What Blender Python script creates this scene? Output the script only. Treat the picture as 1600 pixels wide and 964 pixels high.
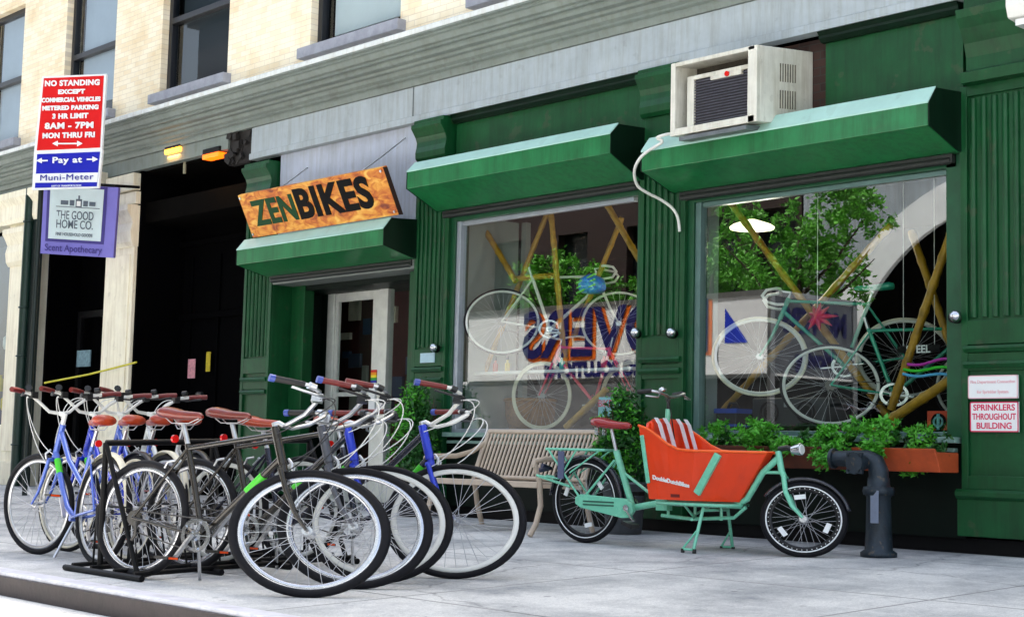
import bpy, math, random
from mathutils import Vector, Matrix
random.seed(7)
R=math.radians; sin=math.sin; cos=math.cos; PI=math.pi
scene=bpy.context.scene
for o in list(bpy.data.objects): bpy.data.objects.remove(o)
C=scene.collection
# ---------------------------------------------------------------- camera
CAMZ=.65; CAMD=9.948; FPX=2350.0
RM=Matrix(((0.68243949,-0.05366456,-0.72896945),(0.73055038,0.08272262,0.67782971),(0.02392683,-0.99512667,0.09565785)))
cam=bpy.data.cameras.new('camera'); cam.sensor_width=36; cam.lens=36*FPX/1600; cam.clip_end=400; cam.clip_start=.05
co=bpy.data.objects.new('camera',cam); C.objects.link(co)
rt=RM.col[0]; dn=RM.col[1]; fw=RM.col[2]
m=Matrix((rt,-dn,-fw)).transposed().to_4x4(); m.translation=(0,-CAMD,CAMZ); co.matrix_world=m
scene.camera=co
def at(px,py,y=0.0):
    "point of the vertical plane y=const that the photograph shows at a pixel"
    r=RM@Vector((px-800,py-482,FPX)); t=(CAMD+y)/r.y; return Vector((r.x*t,y,CAMZ+r.z*t))
# ---------------------------------------------------------------- light
SUN_EL=R(63.5); SUN_AZ=R(180+24)      # azimuth measured from -Y towards +X: the sun stands behind the shop
scene.world=bpy.data.worlds.new('World'); scene.world.use_nodes=True
nt=scene.world.node_tree; bg=nt.nodes['Background']; sky=nt.nodes.new('ShaderNodeTexSky'); sky.sky_type='NISHITA'; sky.sun_disc=False
sdir=Vector((sin(SUN_AZ)*cos(SUN_EL),-cos(SUN_AZ)*cos(SUN_EL),sin(SUN_EL)))
sky.sun_elevation=SUN_EL; sky.sun_rotation=math.atan2(sdir.x,sdir.y); sky.dust_density=3; sky.air_density=1.2
hs_=nt.nodes.new('ShaderNodeHueSaturation'); hs_.inputs['Saturation'].default_value=.62; nt.links.new(sky.outputs[0],hs_.inputs['Color']); nt.links.new(hs_.outputs[0],bg.inputs[0]); bg.inputs[1].default_value=.15
sl=bpy.data.lights.new('sun','SUN'); sl.energy=4.2; sl.angle=R(.6); sl.color=(1,.96,.89)
so=bpy.data.objects.new('sun',sl); C.objects.link(so); so.rotation_euler=sdir.to_track_quat('Z','Y').to_euler()
scene.view_settings.view_transform='Standard'; scene.view_settings.look='None'; scene.view_settings.exposure=1.55; scene.view_settings.gamma=1
scene.render.engine='CYCLES'; scene.cycles.max_bounces=8; scene.cycles.transparent_max_bounces=16; scene.cycles.use_denoising=True
scene.cycles.caustics_reflective=False; scene.cycles.caustics_refractive=False
# ---------------------------------------------------------------- materials
def lin(c): return tuple(((x/255)/12.92 if x<=10 else (((x/255)+.055)/1.055)**2.4) for x in c)
MATS={}
def mat(name,col,rough=.5,metal=0,var=.15,scale=6,bump=0,bscale=40,emit=0,coat=0,spec=.5,rust=0,streak=0):
    if name in MATS: return MATS[name]
    M=bpy.data.materials.new(name); M.use_nodes=True; n=M.node_tree; p=n.nodes['Principled BSDF']
    c=lin(col)
    p.inputs['Roughness'].default_value=rough; p.inputs['Metallic'].default_value=metal
    p.inputs['Specular IOR Level'].default_value=spec
    if coat: p.inputs['Coat Weight'].default_value=coat; p.inputs['Coat Roughness'].default_value=.08
    tc=n.nodes.new('ShaderNodeTexCoord')
    if var>0:
        no=n.nodes.new('ShaderNodeTexNoise'); no.inputs['Scale'].default_value=scale; no.inputs['Detail'].default_value=6; no.inputs['Roughness'].default_value=.65
        n.links.new(tc.outputs['Object'],no.inputs['Vector'])
        cr=n.nodes.new('ShaderNodeValToRGB'); cr.color_ramp.elements[0].position=.3; cr.color_ramp.elements[1].position=.7
        cr.color_ramp.elements[0].color=(*[x*(1-var) for x in c],1); cr.color_ramp.elements[1].color=(*[min(1,x*(1+var)) for x in c],1)
        n.links.new(no.outputs['Fac'],cr.inputs['Fac']); last=cr.outputs[0]
        if rust:
            n2=n.nodes.new('ShaderNodeTexNoise'); n2.inputs['Scale'].default_value=scale*2.3; n2.inputs['Detail'].default_value=8; n.links.new(tc.outputs['Object'],n2.inputs['Vector'])
            r2=n.nodes.new('ShaderNodeValToRGB'); r2.color_ramp.elements[0].position=.62; r2.color_ramp.elements[1].position=.66
            n.links.new(n2.outputs['Fac'],r2.inputs['Fac'])
            mx=n.nodes.new('ShaderNodeMix'); mx.data_type='RGBA'; mu=n.nodes.new('ShaderNodeMath'); mu.operation='MULTIPLY'; mu.inputs[1].default_value=rust
            n.links.new(r2.outputs[0],mu.inputs[0]); n.links.new(mu.outputs[0],mx.inputs['Factor']); n.links.new(last,mx.inputs['A']); mx.inputs['B'].default_value=(.09,.07,.05,1); last=mx.outputs['Result']
        if streak:
            mp=n.nodes.new('ShaderNodeMapping'); mp.inputs['Scale'].default_value=(9,9,.7); n.links.new(tc.outputs['Object'],mp.inputs[0])
            n3=n.nodes.new('ShaderNodeTexNoise'); n3.inputs['Scale'].default_value=1.6; n3.inputs['Detail'].default_value=7; n3.inputs['Roughness'].default_value=.7; n.links.new(mp.outputs[0],n3.inputs['Vector'])
            r3=n.nodes.new('ShaderNodeValToRGB'); r3.color_ramp.elements[0].position=.36; r3.color_ramp.elements[1].position=.56; g_=1-streak; r3.color_ramp.elements[0].color=(g_,g_*.97,g_*.92,1); r3.color_ramp.elements[1].color=(1,1,1,1); n.links.new(n3.outputs['Fac'],r3.inputs[0])
            m3=n.nodes.new('ShaderNodeMix'); m3.data_type='RGBA'; m3.blend_type='MULTIPLY'; m3.inputs['Factor'].default_value=1; n.links.new(last,m3.inputs['A']); n.links.new(r3.outputs[0],m3.inputs['B']); last=m3.outputs['Result']
        n.links.new(last,p.inputs['Base Color'])
        rr=n.nodes.new('ShaderNodeMapRange'); rr.inputs['To Min'].default_value=max(0,rough-.08); rr.inputs['To Max'].default_value=min(1,rough+.1)
        n.links.new(no.outputs['Fac'],rr.inputs['Value']); n.links.new(rr.outputs[0],p.inputs['Roughness'])
    else: p.inputs['Base Color'].default_value=(*c,1)
    if bump:
        nb=n.nodes.new('ShaderNodeTexNoise'); nb.inputs['Scale'].default_value=bscale; nb.inputs['Detail'].default_value=5; n.links.new(tc.outputs['Object'],nb.inputs['Vector'])
        b=n.nodes.new('ShaderNodeBump'); b.inputs['Strength'].default_value=bump; b.inputs['Distance'].default_value=.01
        n.links.new(nb.outputs['Fac'],b.inputs['Height']); n.links.new(b.outputs[0],p.inputs['Normal'])
    if emit:
        p.inputs['Emission Color'].default_value=(*c,1); p.inputs['Emission Strength'].default_value=emit
    MATS[name]=M; return M
def nodes(name):
    M=bpy.data.materials.new(name); M.use_nodes=True; MATS[name]=M; return M,M.node_tree,M.node_tree.nodes['Principled BSDF']
def mk_brick(name,base,base2,mortar,bw=.215,rh=.068):
    M,n,p=nodes(name); tc=n.nodes.new('ShaderNodeTexCoord'); mp=n.nodes.new('ShaderNodeMapping'); mp.inputs['Rotation'].default_value=(R(90),0,0)
    br=n.nodes.new('ShaderNodeTexBrick'); br.inputs['Scale'].default_value=1; br.inputs['Brick Width'].default_value=bw; br.inputs['Row Height'].default_value=rh
    br.inputs['Mortar Size'].default_value=.005; br.inputs['Mortar Smooth'].default_value=.3; br.inputs['Bias'].default_value=-.4
    br.inputs['Color1'].default_value=(*lin(base),1); br.inputs['Color2'].default_value=(*lin(base2),1); br.inputs['Mortar'].default_value=(*lin(mortar),1)
    n.links.new(tc.outputs['Object'],mp.inputs[0]); n.links.new(mp.outputs[0],br.inputs['Vector'])
    no=n.nodes.new('ShaderNodeTexNoise'); no.inputs['Scale'].default_value=2.2; no.inputs['Detail'].default_value=7; n.links.new(tc.outputs['Object'],no.inputs['Vector'])
    mx=n.nodes.new('ShaderNodeMix'); mx.data_type='RGBA'; mx.blend_type='MULTIPLY'; mx.inputs['Factor'].default_value=.5
    cr=n.nodes.new('ShaderNodeValToRGB'); cr.color_ramp.elements[0].color=(.80,.68,.48,1); cr.color_ramp.elements[0].position=.33; cr.color_ramp.elements[1].color=(1,1,1,1); cr.color_ramp.elements[1].position=.55
    n.links.new(no.outputs['Fac'],cr.inputs[0]); n.links.new(br.outputs['Color'],mx.inputs['A']); n.links.new(cr.outputs[0],mx.inputs['B']); n.links.new(mx.outputs['Result'],p.inputs['Base Color'])
    b=n.nodes.new('ShaderNodeBump'); b.inputs['Strength'].default_value=.35; b.inputs['Distance'].default_value=.006; b.invert=True
    n.links.new(br.outputs['Fac'],b.inputs['Height']); n.links.new(b.outputs[0],p.inputs['Normal']); p.inputs['Roughness'].default_value=.85
    return M
def mk_glass(name,ior=1.9,tint=(.93,.97,.95),rough=.0):
    M=bpy.data.materials.new(name); M.use_nodes=True; n=M.node_tree; n.nodes.clear(); MATS[name]=M
    o=n.nodes.new('ShaderNodeOutputMaterial'); t=n.nodes.new('ShaderNodeBsdfTransparent'); t.inputs[0].default_value=(*tint,1)
    g=n.nodes.new('ShaderNodeBsdfGlossy'); g.inputs['Roughness'].default_value=rough; f=n.nodes.new('ShaderNodeFresnel'); f.inputs[0].default_value=ior
    mx=n.nodes.new('ShaderNodeMixShader'); ge=n.nodes.new('ShaderNodeNewGeometry'); sb=n.nodes.new('ShaderNodeMath'); sb.operation='SUBTRACT'; sb.inputs[0].default_value=1; n.links.new(ge.outputs['Backfacing'],sb.inputs[1])
    mu=n.nodes.new('ShaderNodeMath'); mu.operation='MULTIPLY'; n.links.new(f.outputs[0],mu.inputs[0]); n.links.new(sb.outputs[0],mu.inputs[1]); n.links.new(mu.outputs[0],mx.inputs[0]); n.links.new(t.outputs[0],mx.inputs[1]); n.links.new(g.outputs[0],mx.inputs[2]); n.links.new(mx.outputs[0],o.inputs[0])
    return M
def mk_concrete(name,c,dark,joint=2.1,rough=.8):
    M,n,p=nodes(name); tc=n.nodes.new('ShaderNodeTexCoord'); L=n.links.new
    def noise(s,d=6,r=.6):
        x=n.nodes.new('ShaderNodeTexNoise'); x.inputs['Scale'].default_value=s; x.inputs['Detail'].default_value=d; x.inputs['Roughness'].default_value=r; L(tc.outputs['Object'],x.inputs['Vector']); return x.outputs['Fac']
    def ramp(src,a,b,ca,cb):
        x=n.nodes.new('ShaderNodeValToRGB'); x.color_ramp.elements[0].position=a; x.color_ramp.elements[1].position=b; x.color_ramp.elements[0].color=(*ca,1); x.color_ramp.elements[1].color=(*cb,1); L(src,x.inputs[0]); return x.outputs[0]
    def mul(a,b,f=1):
        x=n.nodes.new('ShaderNodeMix'); x.data_type='RGBA'; x.blend_type='MULTIPLY'; x.inputs['Factor'].default_value=f; L(a,x.inputs['A']); L(b,x.inputs['B']); return x.outputs['Result']
    def math_(op,a,b=None,c=None):
        x=n.nodes.new('ShaderNodeMath'); x.operation=op
        for i,v in enumerate((a,b,c)):
            if v is None: continue
            if isinstance(v,(int,float)): x.inputs[i].default_value=v
            else: L(v,x.inputs[i])
        return x.outputs[0]
    base=ramp(noise(.9,9,.72),.34,.60,lin(dark),lin(c))
    fine=ramp(noise(60,4,.7),.3,.6,(.72,.72,.74),(1,1,1)); base=mul(base,fine)
    spots=ramp(noise(9,5,.75),.26,.36,(.35,.35,.37),(1,1,1)); base=mul(base,spots,.8)
    vg=n.nodes.new('ShaderNodeTexVoronoi'); vg.inputs['Scale'].default_value=3.2; L(tc.outputs['Object'],vg.inputs['Vector']); base=mul(base,ramp(vg.outputs['Distance'],.055,.085,(.4,.4,.42),(1,1,1)),.75)
    grit=ramp(noise(240,3,.8),.36,.52,(.62,.62,.62),(1,1,1)); base=mul(base,grit,.7)
    sp=n.nodes.new('ShaderNodeSeparateXYZ'); L(tc.outputs['Object'],sp.inputs[0])
    def jl(o,per,off,w):
        a=math_('ADD',o,off); a=math_('DIVIDE',a,per); a=math_('FRACT',a); a=math_('SUBTRACT',a,.5); a=math_('ABSOLUTE',a); return math_('GREATER_THAN',a,.5-w/per)
    if joint:
        j=math_('MAXIMUM',jl(sp.outputs[0],joint,.3,.010),jl(sp.outputs[1],joint*.95,.62,.010))
        x=n.nodes.new('ShaderNodeMix'); x.data_type='RGBA'; L(j,x.inputs['Factor']); L(base,x.inputs['A']); x.inputs['B'].default_value=(.24,.24,.24,1); base=x.outputs['Result']
    vo=n.nodes.new('ShaderNodeTexVoronoi'); vo.feature='DISTANCE_TO_EDGE'; vo.inputs['Scale'].default_value=.42; vo.inputs['Randomness'].default_value=1
    wn=n.nodes.new('ShaderNodeTexNoise'); wn.inputs['Scale'].default_value=3.5; wn.inputs['Detail'].default_value=6; L(tc.outputs['Object'],wn.inputs['Vector'])
    va=n.nodes.new('ShaderNodeVectorMath'); va.operation='MULTIPLY_ADD'; va.inputs[1].default_value=(.35,.35,0); L(wn.outputs['Color'],va.inputs[0]); L(tc.outputs['Object'],va.inputs[2]); L(va.outputs[0],vo.inputs['Vector'])
    base=mul(base,ramp(vo.outputs['Distance'],.002,.006,(.45,.45,.46),(1,1,1)),.7)
    L(base,p.inputs['Base Color']); p.inputs['Roughness'].default_value=rough
    b=n.nodes.new('ShaderNodeBump'); b.inputs['Strength'].default_value=.3; b.inputs['Distance'].default_value=.006; L(noise(90,5,.7),b.inputs['Height']); L(b.outputs[0],p.inputs['Normal'])
    return M
G_PAINT=mat('green_paint',(10,72,36),.42,0,.25,3,bump=.12,bscale=25,rust=.25,streak=.28,spec=.35)
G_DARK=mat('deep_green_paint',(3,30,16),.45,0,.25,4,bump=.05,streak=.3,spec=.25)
G_AWN=mat('awning_green',(26,112,62),.34,0,.2,4,bump=.08,bscale=9,coat=.2,streak=.28,rust=.12)
AWN_SHEEN=mat('painted_top_sheen',(166,206,194),.4,0,.1,3,bump=.03,rust=.1)
GREY=mat('grey_paint',(166,176,182),.6,0,.12,3,bump=.08,bscale=14,rust=.12,streak=.16)
GREY2=mat('cornice_grey_paint',(122,132,127),.6,0,.15,2.5,bump=.08,bscale=14,rust=.2,streak=.1)
EDGE_LIT=mat('cornice_edge_light',(222,226,224),.5,0,.1,3,rust=.1,streak=.15)
PANEL=mat('pale_panel_paint',(176,184,200),.5,0,.12,2.5,streak=.18,rust=.08)
CREAM=mat('cream_paint',(248,240,216),.55,0,.08,3,bump=.06,streak=.16,rust=.12)
BRICK=mk_brick('buff_brick',(250,238,212),(238,216,176),(228,214,190))
REDB=mk_brick('dirty_red_brick',(70,48,42),(40,30,28),(60,56,54))
OPPB=mk_brick('opposite_brick',(44,24,20),(34,20,18),(46,40,36))
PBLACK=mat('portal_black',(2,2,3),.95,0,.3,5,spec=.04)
BLACK=mat('black_paint',(6,6,8),.5,0,.3,5,spec=.2)
NIGHT=mat('interior_dark',(14,14,14),.95,0,.4,2,spec=.05)
INTW=mat('interior_wall',(150,160,158),.8,0,.1,2)
BLK_RUB=mat('tyre_rubber',(9,9,16),.65,0,.35,30,spec=.25)
BLK_PL=mat('black_plastic',(16,16,18),.4,0,.2,20)
CHROME=mat('chrome',(205,208,212),.16,1,.06,20)
ALU=mat('brushed_alloy',(196,198,202),.3,1,.1,30)
RIMB=mat('bright_rim',(200,202,208),.22,.9,.1,30)
SPOKE=mat('spoke_steel',(190,192,198),.3,.8,0)
WHITE=mat('white_enamel',(222,222,216),.35,0,.06,8)
WHITE_D=mat('dirty_white_enamel',(214,212,200),.45,0,.12,5,rust=.12,streak=.2)
WWALL=mat('cream_tyre_wall',(225,218,196),.6,0,.08,14)
SADDLE=mat('tan_red_leather',(158,50,14),.3,0,.25,22,bump=.04,coat=.3)
SADDLE_D=mat('oxblood_leather',(110,30,16),.3,0,.2,20,coat=.3)
GRIP=mat('brown_red_grip',(104,24,20),.45,0,.2,40)
BR_BLK=mat('bronze_black_enamel',(34,28,20),.25,.4,.1,10,coat=.6)
BLUE=mat('blue_enamel',(16,50,190),.22,.2,.08,10,coat=.6)
NAVY=mat('navy_enamel',(18,24,48),.25,.3,.1,10,coat=.5)
LBLUE=mat('light_blue_enamel',(78,106,196),.22,.3,.08,10,coat=.6)
CABLE=mat('white_cable',(214,214,212),.4,0,0)
CABLE_B=mat('black_cable',(20,20,22),.4,0,0)
LIME=mat('lime_decal',(70,200,40),.4,0,0)
RED_R=mat('red_reflector',(210,20,14),.2,0,0,coat=.5)
ORG_R=mat('orange_reflector',(235,80,20),.2,0,0,coat=.5)
MINT=mat('mint_enamel',(118,205,172),.26,0,.07,10,coat=.5)
MINT2=mat('celeste_enamel',(46,160,130),.24,0,.08,10,coat=.5)
ORANGE=mat('orange_fibreglass',(235,62,4),.32,0,.08,5,coat=.25,bump=.02,bscale=12)
BENCHM=mat('beige_powder_coat',(196,178,158),.45,0,.1,9)
BAMBOO=mat('bamboo',(176,132,28),.4,0,.35,9)
GALV=mat('galvanised_steel',(120,124,128),.4,.6,.25,7)
TERRA=mat('terracotta',(176,74,34),.6,0,.25,8)
IRON=mat('weathered_iron',(30,42,52),.5,.2,.6,9,bump=.3,bscale=30,rust=.75)
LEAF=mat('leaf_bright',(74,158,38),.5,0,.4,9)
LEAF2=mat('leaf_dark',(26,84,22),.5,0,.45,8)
WOOD=mat('twig_brown',(70,50,34),.8,0,.3,20)
GLASS=mk_glass('shop_glass',2.7)
GLASSU=mk_glass('upper_glass',1.55,(.75,.82,.86))
GLASSD=mk_glass('door_glass',1.45)
WALK=mk_concrete('sidewalk_concrete',(226,226,223),(146,150,154))
ROADM=mk_concrete('street_surface',(244,242,236),(222,220,214),0)
KERBM=mat('kerb_stone',(60,52,52),.6,.1,.3,8,bump=.3,bscale=30)
KERBT=mat('kerb_top',(214,214,222),.5,.2,.18,9,bump=.2,bscale=30)
RED_S=mat('sign_red',(215,10,14),.4,0,.03); BLUE_S=mat('sign_blue',(18,28,170),.4,0,.03); PURP=mat('sign_purple',(122,116,200),.5,0,.05)
INK=mat('ink_black',(4,4,6),.6,0,0,spec=.1); INKB=mat('ink_blue',(30,30,140),.5,0,0); INKR=mat('ink_magenta',(214,40,90),.5,0,0)
SWHITE=mat('sign_white',(236,238,238),.4,0,.03); LETTG=mat('letter_green',(4,62,28),.5,0,.15,20,spec=.15)
# ---------------------------------------------------------------- mesh builder
SPLIT={'archivolt','panel_moulding','moulding','corner_batten','foot_bar','stay_wire','plinth','base_rail','harness_strap','bolt','stand_foot','trim','eyes','stripe','cap_lug','emblem_bar','portal_door','door_side_panel','crank_arm','pedal','cone','hanger','arm','wheel_holder','saddle_spring'}
class MB:
    def __init__(s): s.v=[]; s.f=[]; s.sm=[]
    def add(s,vs,fs,smooth=False):
        b=len(s.v); s.v+= [tuple(v) for v in vs]; s.f+=[tuple(i+b for i in f) for f in fs]; s.sm+=[smooth]*len(fs); return s
    def box(s,x0,x1,y0,y1,z0,z1):
        v=[(x,y,z) for z in (z0,z1) for y in (y0,y1) for x in (x0,x1)]
        return s.add(v,[(0,2,3,1),(4,5,7,6),(0,1,5,4),(2,6,7,3),(0,4,6,2),(1,3,7,5)])
    def obox(s,c,sz,M):
        b=MB().box(-sz[0]/2,sz[0]/2,-sz[1]/2,sz[1]/2,-sz[2]/2,sz[2]/2); c=Vector(c)
        return s.add([M@Vector(v)+c for v in b.v],b.f)
    def beam(s,a,b,w,h,up=(0,0,1)):
        a=Vector(a);b=Vector(b);d=(b-a); L=d.length; d.normalize(); u=Vector(up); r=d.cross(u).normalized(); u=r.cross(d)
        return s.obox((a+b)/2,(L,w,h),Matrix((d,r,u)).transposed())
    def tube(s,pts,rad,seg=8,caps=True,flat=1.0):
        pts=[Vector(p) for p in pts]; n=len(pts)
        rad=[rad]*n if isinstance(rad,(int,float)) else rad
        vs=[];fs=[]; prev=None
        for i,p in enumerate(pts):
            t=(pts[min(i+1,n-1)]-pts[max(i-1,0)]).normalized()
            if prev is None:
                a=Vector((0,0,1)) if abs(t.z)<.9 else Vector((0,1,0)); u=(a-t*a.dot(t)).normalized()
            else:
                u=(prev-t*prev.dot(t)); u=u.normalized() if u.length>1e-6 else prev
            prev=u; w=t.cross(u)
            for k in range(seg):
                an=2*PI*k/seg; vs.append(p+u*(cos(an)*rad[i])+w*(sin(an)*rad[i]*flat))
        for i in range(n-1):
            for k in range(seg):
                k2=(k+1)%seg; fs.append((i*seg+k,i*seg+k2,(i+1)*seg+k2,(i+1)*seg+k))
        s.add(vs,fs,True)
        if caps: s.add(vs[:seg],[tuple(range(seg))[::-1]]); s.add(vs[-seg:],[tuple(range(seg))])
        return s
    def torus(s,c,n,Rr,r,seg=48,rs=8,fl=1.0,arc=None):
        c=Vector(c); n=Vector(n).normalized(); a=Vector((1,0,0)) if abs(n.x)<.9 else Vector((0,1,0)); u=(a-n*a.dot(n)).normalized(); w=n.cross(u)
        full=arc is None; a0,a1=(0,2*PI) if full else arc
        cnt=seg if full else seg+1; vs=[];fs=[]
        for i in range(cnt):
            an=a0+(a1-a0)*i/seg; d=u*cos(an)+w*sin(an)
            for k in range(rs):
                b=2*PI*k/rs; vs.append(c+d*(Rr+cos(b)*r)+n*(sin(b)*r*fl))
        for i in range(seg):
            j=(i+1)%cnt
            for k in range(rs):
                k2=(k+1)%rs; fs.append((i*rs+k,j*rs+k,j*rs+k2,i*rs+k2))
        return s.add(vs,fs,True)
    def disc(s,c,n,r,t,seg=24,hole=0):
        c=Vector(c); n=Vector(n).normalized(); a=c-n*t/2; b=c+n*t/2
        if not hole: return s.tube([a,b],r,seg)
        u=n.orthogonal().normalized(); w=n.cross(u); vs=[];fs=[]
        for i in range(seg):
            an=2*PI*i/seg; d=u*cos(an)+w*sin(an)
            vs+=[a+d*r,b+d*r,b+d*hole,a+d*hole]
        for i in range(seg):
            j=(i+1)%seg
            for k in range(4):
                k2=(k+1)%4; fs.append((i*4+k,j*4+k,j*4+k2,i*4+k2))
        return s.add(vs,fs)
    def prism(s,prof,x0,x1,axis='x'):
        "profile (y,z) run along x"
        n=len(prof); vs=[(x0,a,b) for a,b in prof]+[(x1,a,b) for a,b in prof]
        if axis=='y': vs=[(a,x0,b) for a,b in prof]+[(a,x1,b) for a,b in prof]
        if axis=='z': vs=[(a,b,x0) for a,b in prof]+[(a,b,x1) for a,b in prof]
        fs=[(i,(i+1)%n,n+(i+1)%n,n+i) for i in range(n)]+[tuple(range(n))[::-1],tuple(range(n,2*n))]
        return s.add(vs,fs)
    def slab(s,p,t):
        "quad p (4 pts ccw seen from front) given thickness t backwards"
        p=[Vector(q) for q in p]; n=(p[1]-p[0]).cross(p[3]-p[0]).normalized(); q=[a-n*t for a in p]
        return s.add(p+q,[(0,1,2,3),(7,6,5,4),(0,4,5,1),(1,5,6,2),(2,6,7,3),(3,7,4,0)])
    def loft(s,secs,seg=14,power=2.4):
        "secs: (centre, half width y, half height z) along x"
        vs=[];fs=[]
        for c,hw,hh in secs:
            for k in range(seg):
                a=2*PI*k/seg; ca,sa=cos(a),sin(a)
                vs.append((c[0],c[1]+math.copysign(abs(ca)**(2/power),ca)*hw,c[2]+math.copysign(abs(sa)**(2/power),sa)*hh))
        n=len(secs)
        for i in range(n-1):
            for k in range(seg):
                k2=(k+1)%seg; fs.append((i*seg+k,i*seg+k2,(i+1)*seg+k2,(i+1)*seg+k))
        s.add(vs,fs,True); s.add(vs[:seg],[tuple(range(seg))]); s.add(vs[-seg:],[tuple(range(seg))[::-1]]); return s
    def lathe(s,c,prof,seg=24):
        c=Vector(c); vs=[];fs=[]
        for r,z in prof:
            for k in range(seg): a=2*PI*k/seg; vs.append(c+Vector((r*cos(a),r*sin(a),z)))
        for i in range(len(prof)-1):
            for k in range(seg):
                k2=(k+1)%seg; fs.append((i*seg+k,i*seg+k2,(i+1)*seg+k2,(i+1)*seg+k))
        s.add(vs,fs,True); s.add(vs[:seg],[tuple(range(seg))[::-1]]); s.add(vs[-seg:],[tuple(range(seg))]); return s
    def xf(s,fn): s.v=[tuple(fn(Vector(v))) for v in s.v]; return s
    def parts(s):
        p=list(range(len(s.v)))
        def fd(a):
            while p[a]!=a: p[a]=p[p[a]]; a=p[a]
            return a
        for f in s.f:
            for q in f[1:]: p[fd(q)]=fd(f[0])
        # caps are added with their own vertices: weld by position
        pos={}
        for i,v in enumerate(s.v):
            k=tuple(round(c,5) for c in v)
            if k in pos: p[fd(i)]=fd(pos[k])
            else: pos[k]=i
        out={}
        for f,sm in zip(s.f,s.sm):
            r=fd(f[0]); m=out.setdefault(r,(MB(),{})); b,mp=m; g=[]
            for q in f:
                if q not in mp: mp[q]=len(b.v); b.v.append(s.v[q])
                g.append(mp[q])
            b.f.append(tuple(g)); b.sm.append(sm)
        return [m[0] for m in out.values()]
    def build(s,name,material,parent=None,local=False,bevel=0):
        if name in SPLIT:
            ps=s.parts()
            if len(ps)>1: return [q.build1(name,material,parent,local,bevel) for q in ps][0]
        return s.build1(name,material,parent,local,bevel)
    def build1(s,name,material,parent=None,local=False,bevel=0):
        if parent is not None and not local and parent.parent is not None and parent.type=='MESH':
            L=parent.parent.location; s.xf(lambda v: v-L); local=True
        if parent is not None and not local:
            inv=(Matrix.Translation(parent.location)@parent.rotation_euler.to_matrix().to_4x4()).inverted()
            s.xf(lambda v: inv@v)
        me=bpy.data.meshes.new(name); me.from_pydata(s.v,[],s.f); me.polygons.foreach_set('use_smooth',s.sm); me.update()
        import bmesh
        b=bmesh.new(); b.from_mesh(me); bmesh.ops.recalc_face_normals(b,faces=b.faces); b.to_mesh(me); b.free()
        me.materials.append(material); o=bpy.data.objects.new(name,me); C.objects.link(o)
        if parent is not None: o.parent=parent
        if bevel:
            bv=o.modifiers.new('bevel','BEVEL'); bv.width=bevel; bv.segments=2; bv.limit_method='ANGLE'; bv.angle_limit=R(40); bv.harden_normals=False
        return o
def tag(o,label=None,cat=None,group=None,kind=None):
    if label: o['label']=label
    if cat: o['category']=cat
    if group: o['group']=group
    if kind: o['kind']=kind
    return o
def thing(name,label,cat,loc=(0,0,0),rz=0,group=None):
    o=bpy.data.objects.new(name,None); C.objects.link(o); o.location=loc; o.rotation_euler=(0,0,rz); o.empty_display_size=.1
    return tag(o,label,cat,group)
def text_mb(body,size,org,xd,yd,extr=.002,off=0,sx=1,align='CENTER',space=1.0,shear=0):
    cu=bpy.data.curves.new('t','FONT'); cu.body=body; cu.size=size; cu.extrude=extr; cu.offset=off; cu.align_x=align; cu.align_y='CENTER'; cu.space_character=space; cu.shear=shear; cu.resolution_u=4
    ob=bpy.data.objects.new('t',cu); C.objects.link(ob); bpy.context.view_layer.update()
    me=bpy.data.meshes.new_from_object(ob.evaluated_get(bpy.context.evaluated_depsgraph_get())); bpy.data.objects.remove(ob)
    xd=Vector(xd).normalized(); yd=Vector(yd).normalized(); n=xd.cross(yd); org=Vector(org); b=MB()
    b.add([org+xd*(v.co.x*sx)+yd*v.co.y+n*v.co.z for v in me.vertices],[tuple(p.vertices) for p in me.polygons]); bpy.data.meshes.remove(me); return b
def leaves(b,c,rad,n,size,up=.3,shape='ellipsoid',clump=5):
    c=Vector(c); rad=Vector(rad)
    cl=[]
    for _ in range(max(1,n//(clump*4))):
        d=Vector((random.gauss(0,1),random.gauss(0,1),random.gauss(0,1))).normalized()*(random.random()**.33)
        if shape=='cone': d.x*= (1-.75*max(0,(d.z+1)/2)); d.y*=(1-.75*max(0,(d.z+1)/2))
        cl.append(Vector((d.x*rad.x,d.y*rad.y,d.z*rad.z)))
    for i in range(n):
        q=random.choice(cl); p=c+q+Vector((random.gauss(0,1),random.gauss(0,1),random.gauss(0,1)))*min(rad)*.14
        u=Vector((random.gauss(0,1),random.gauss(0,1),random.gauss(0,1)+up)).normalized(); w=u.orthogonal().normalized(); w=(Matrix.Rotation(random.random()*6.28,3,u)@w)
        s=size*random.uniform(.6,1.3); v=u.cross(w)
        b.add([p-w*s*.1,p+w*s*.5+v*s*.32,p+w*s*1.1+u*s*.15,p+w*s*.5-v*s*.32],[(0,1,2,3)])
    return b
S=.034
def gz(y): return S*min(0,max(y,-5.5))
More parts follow.
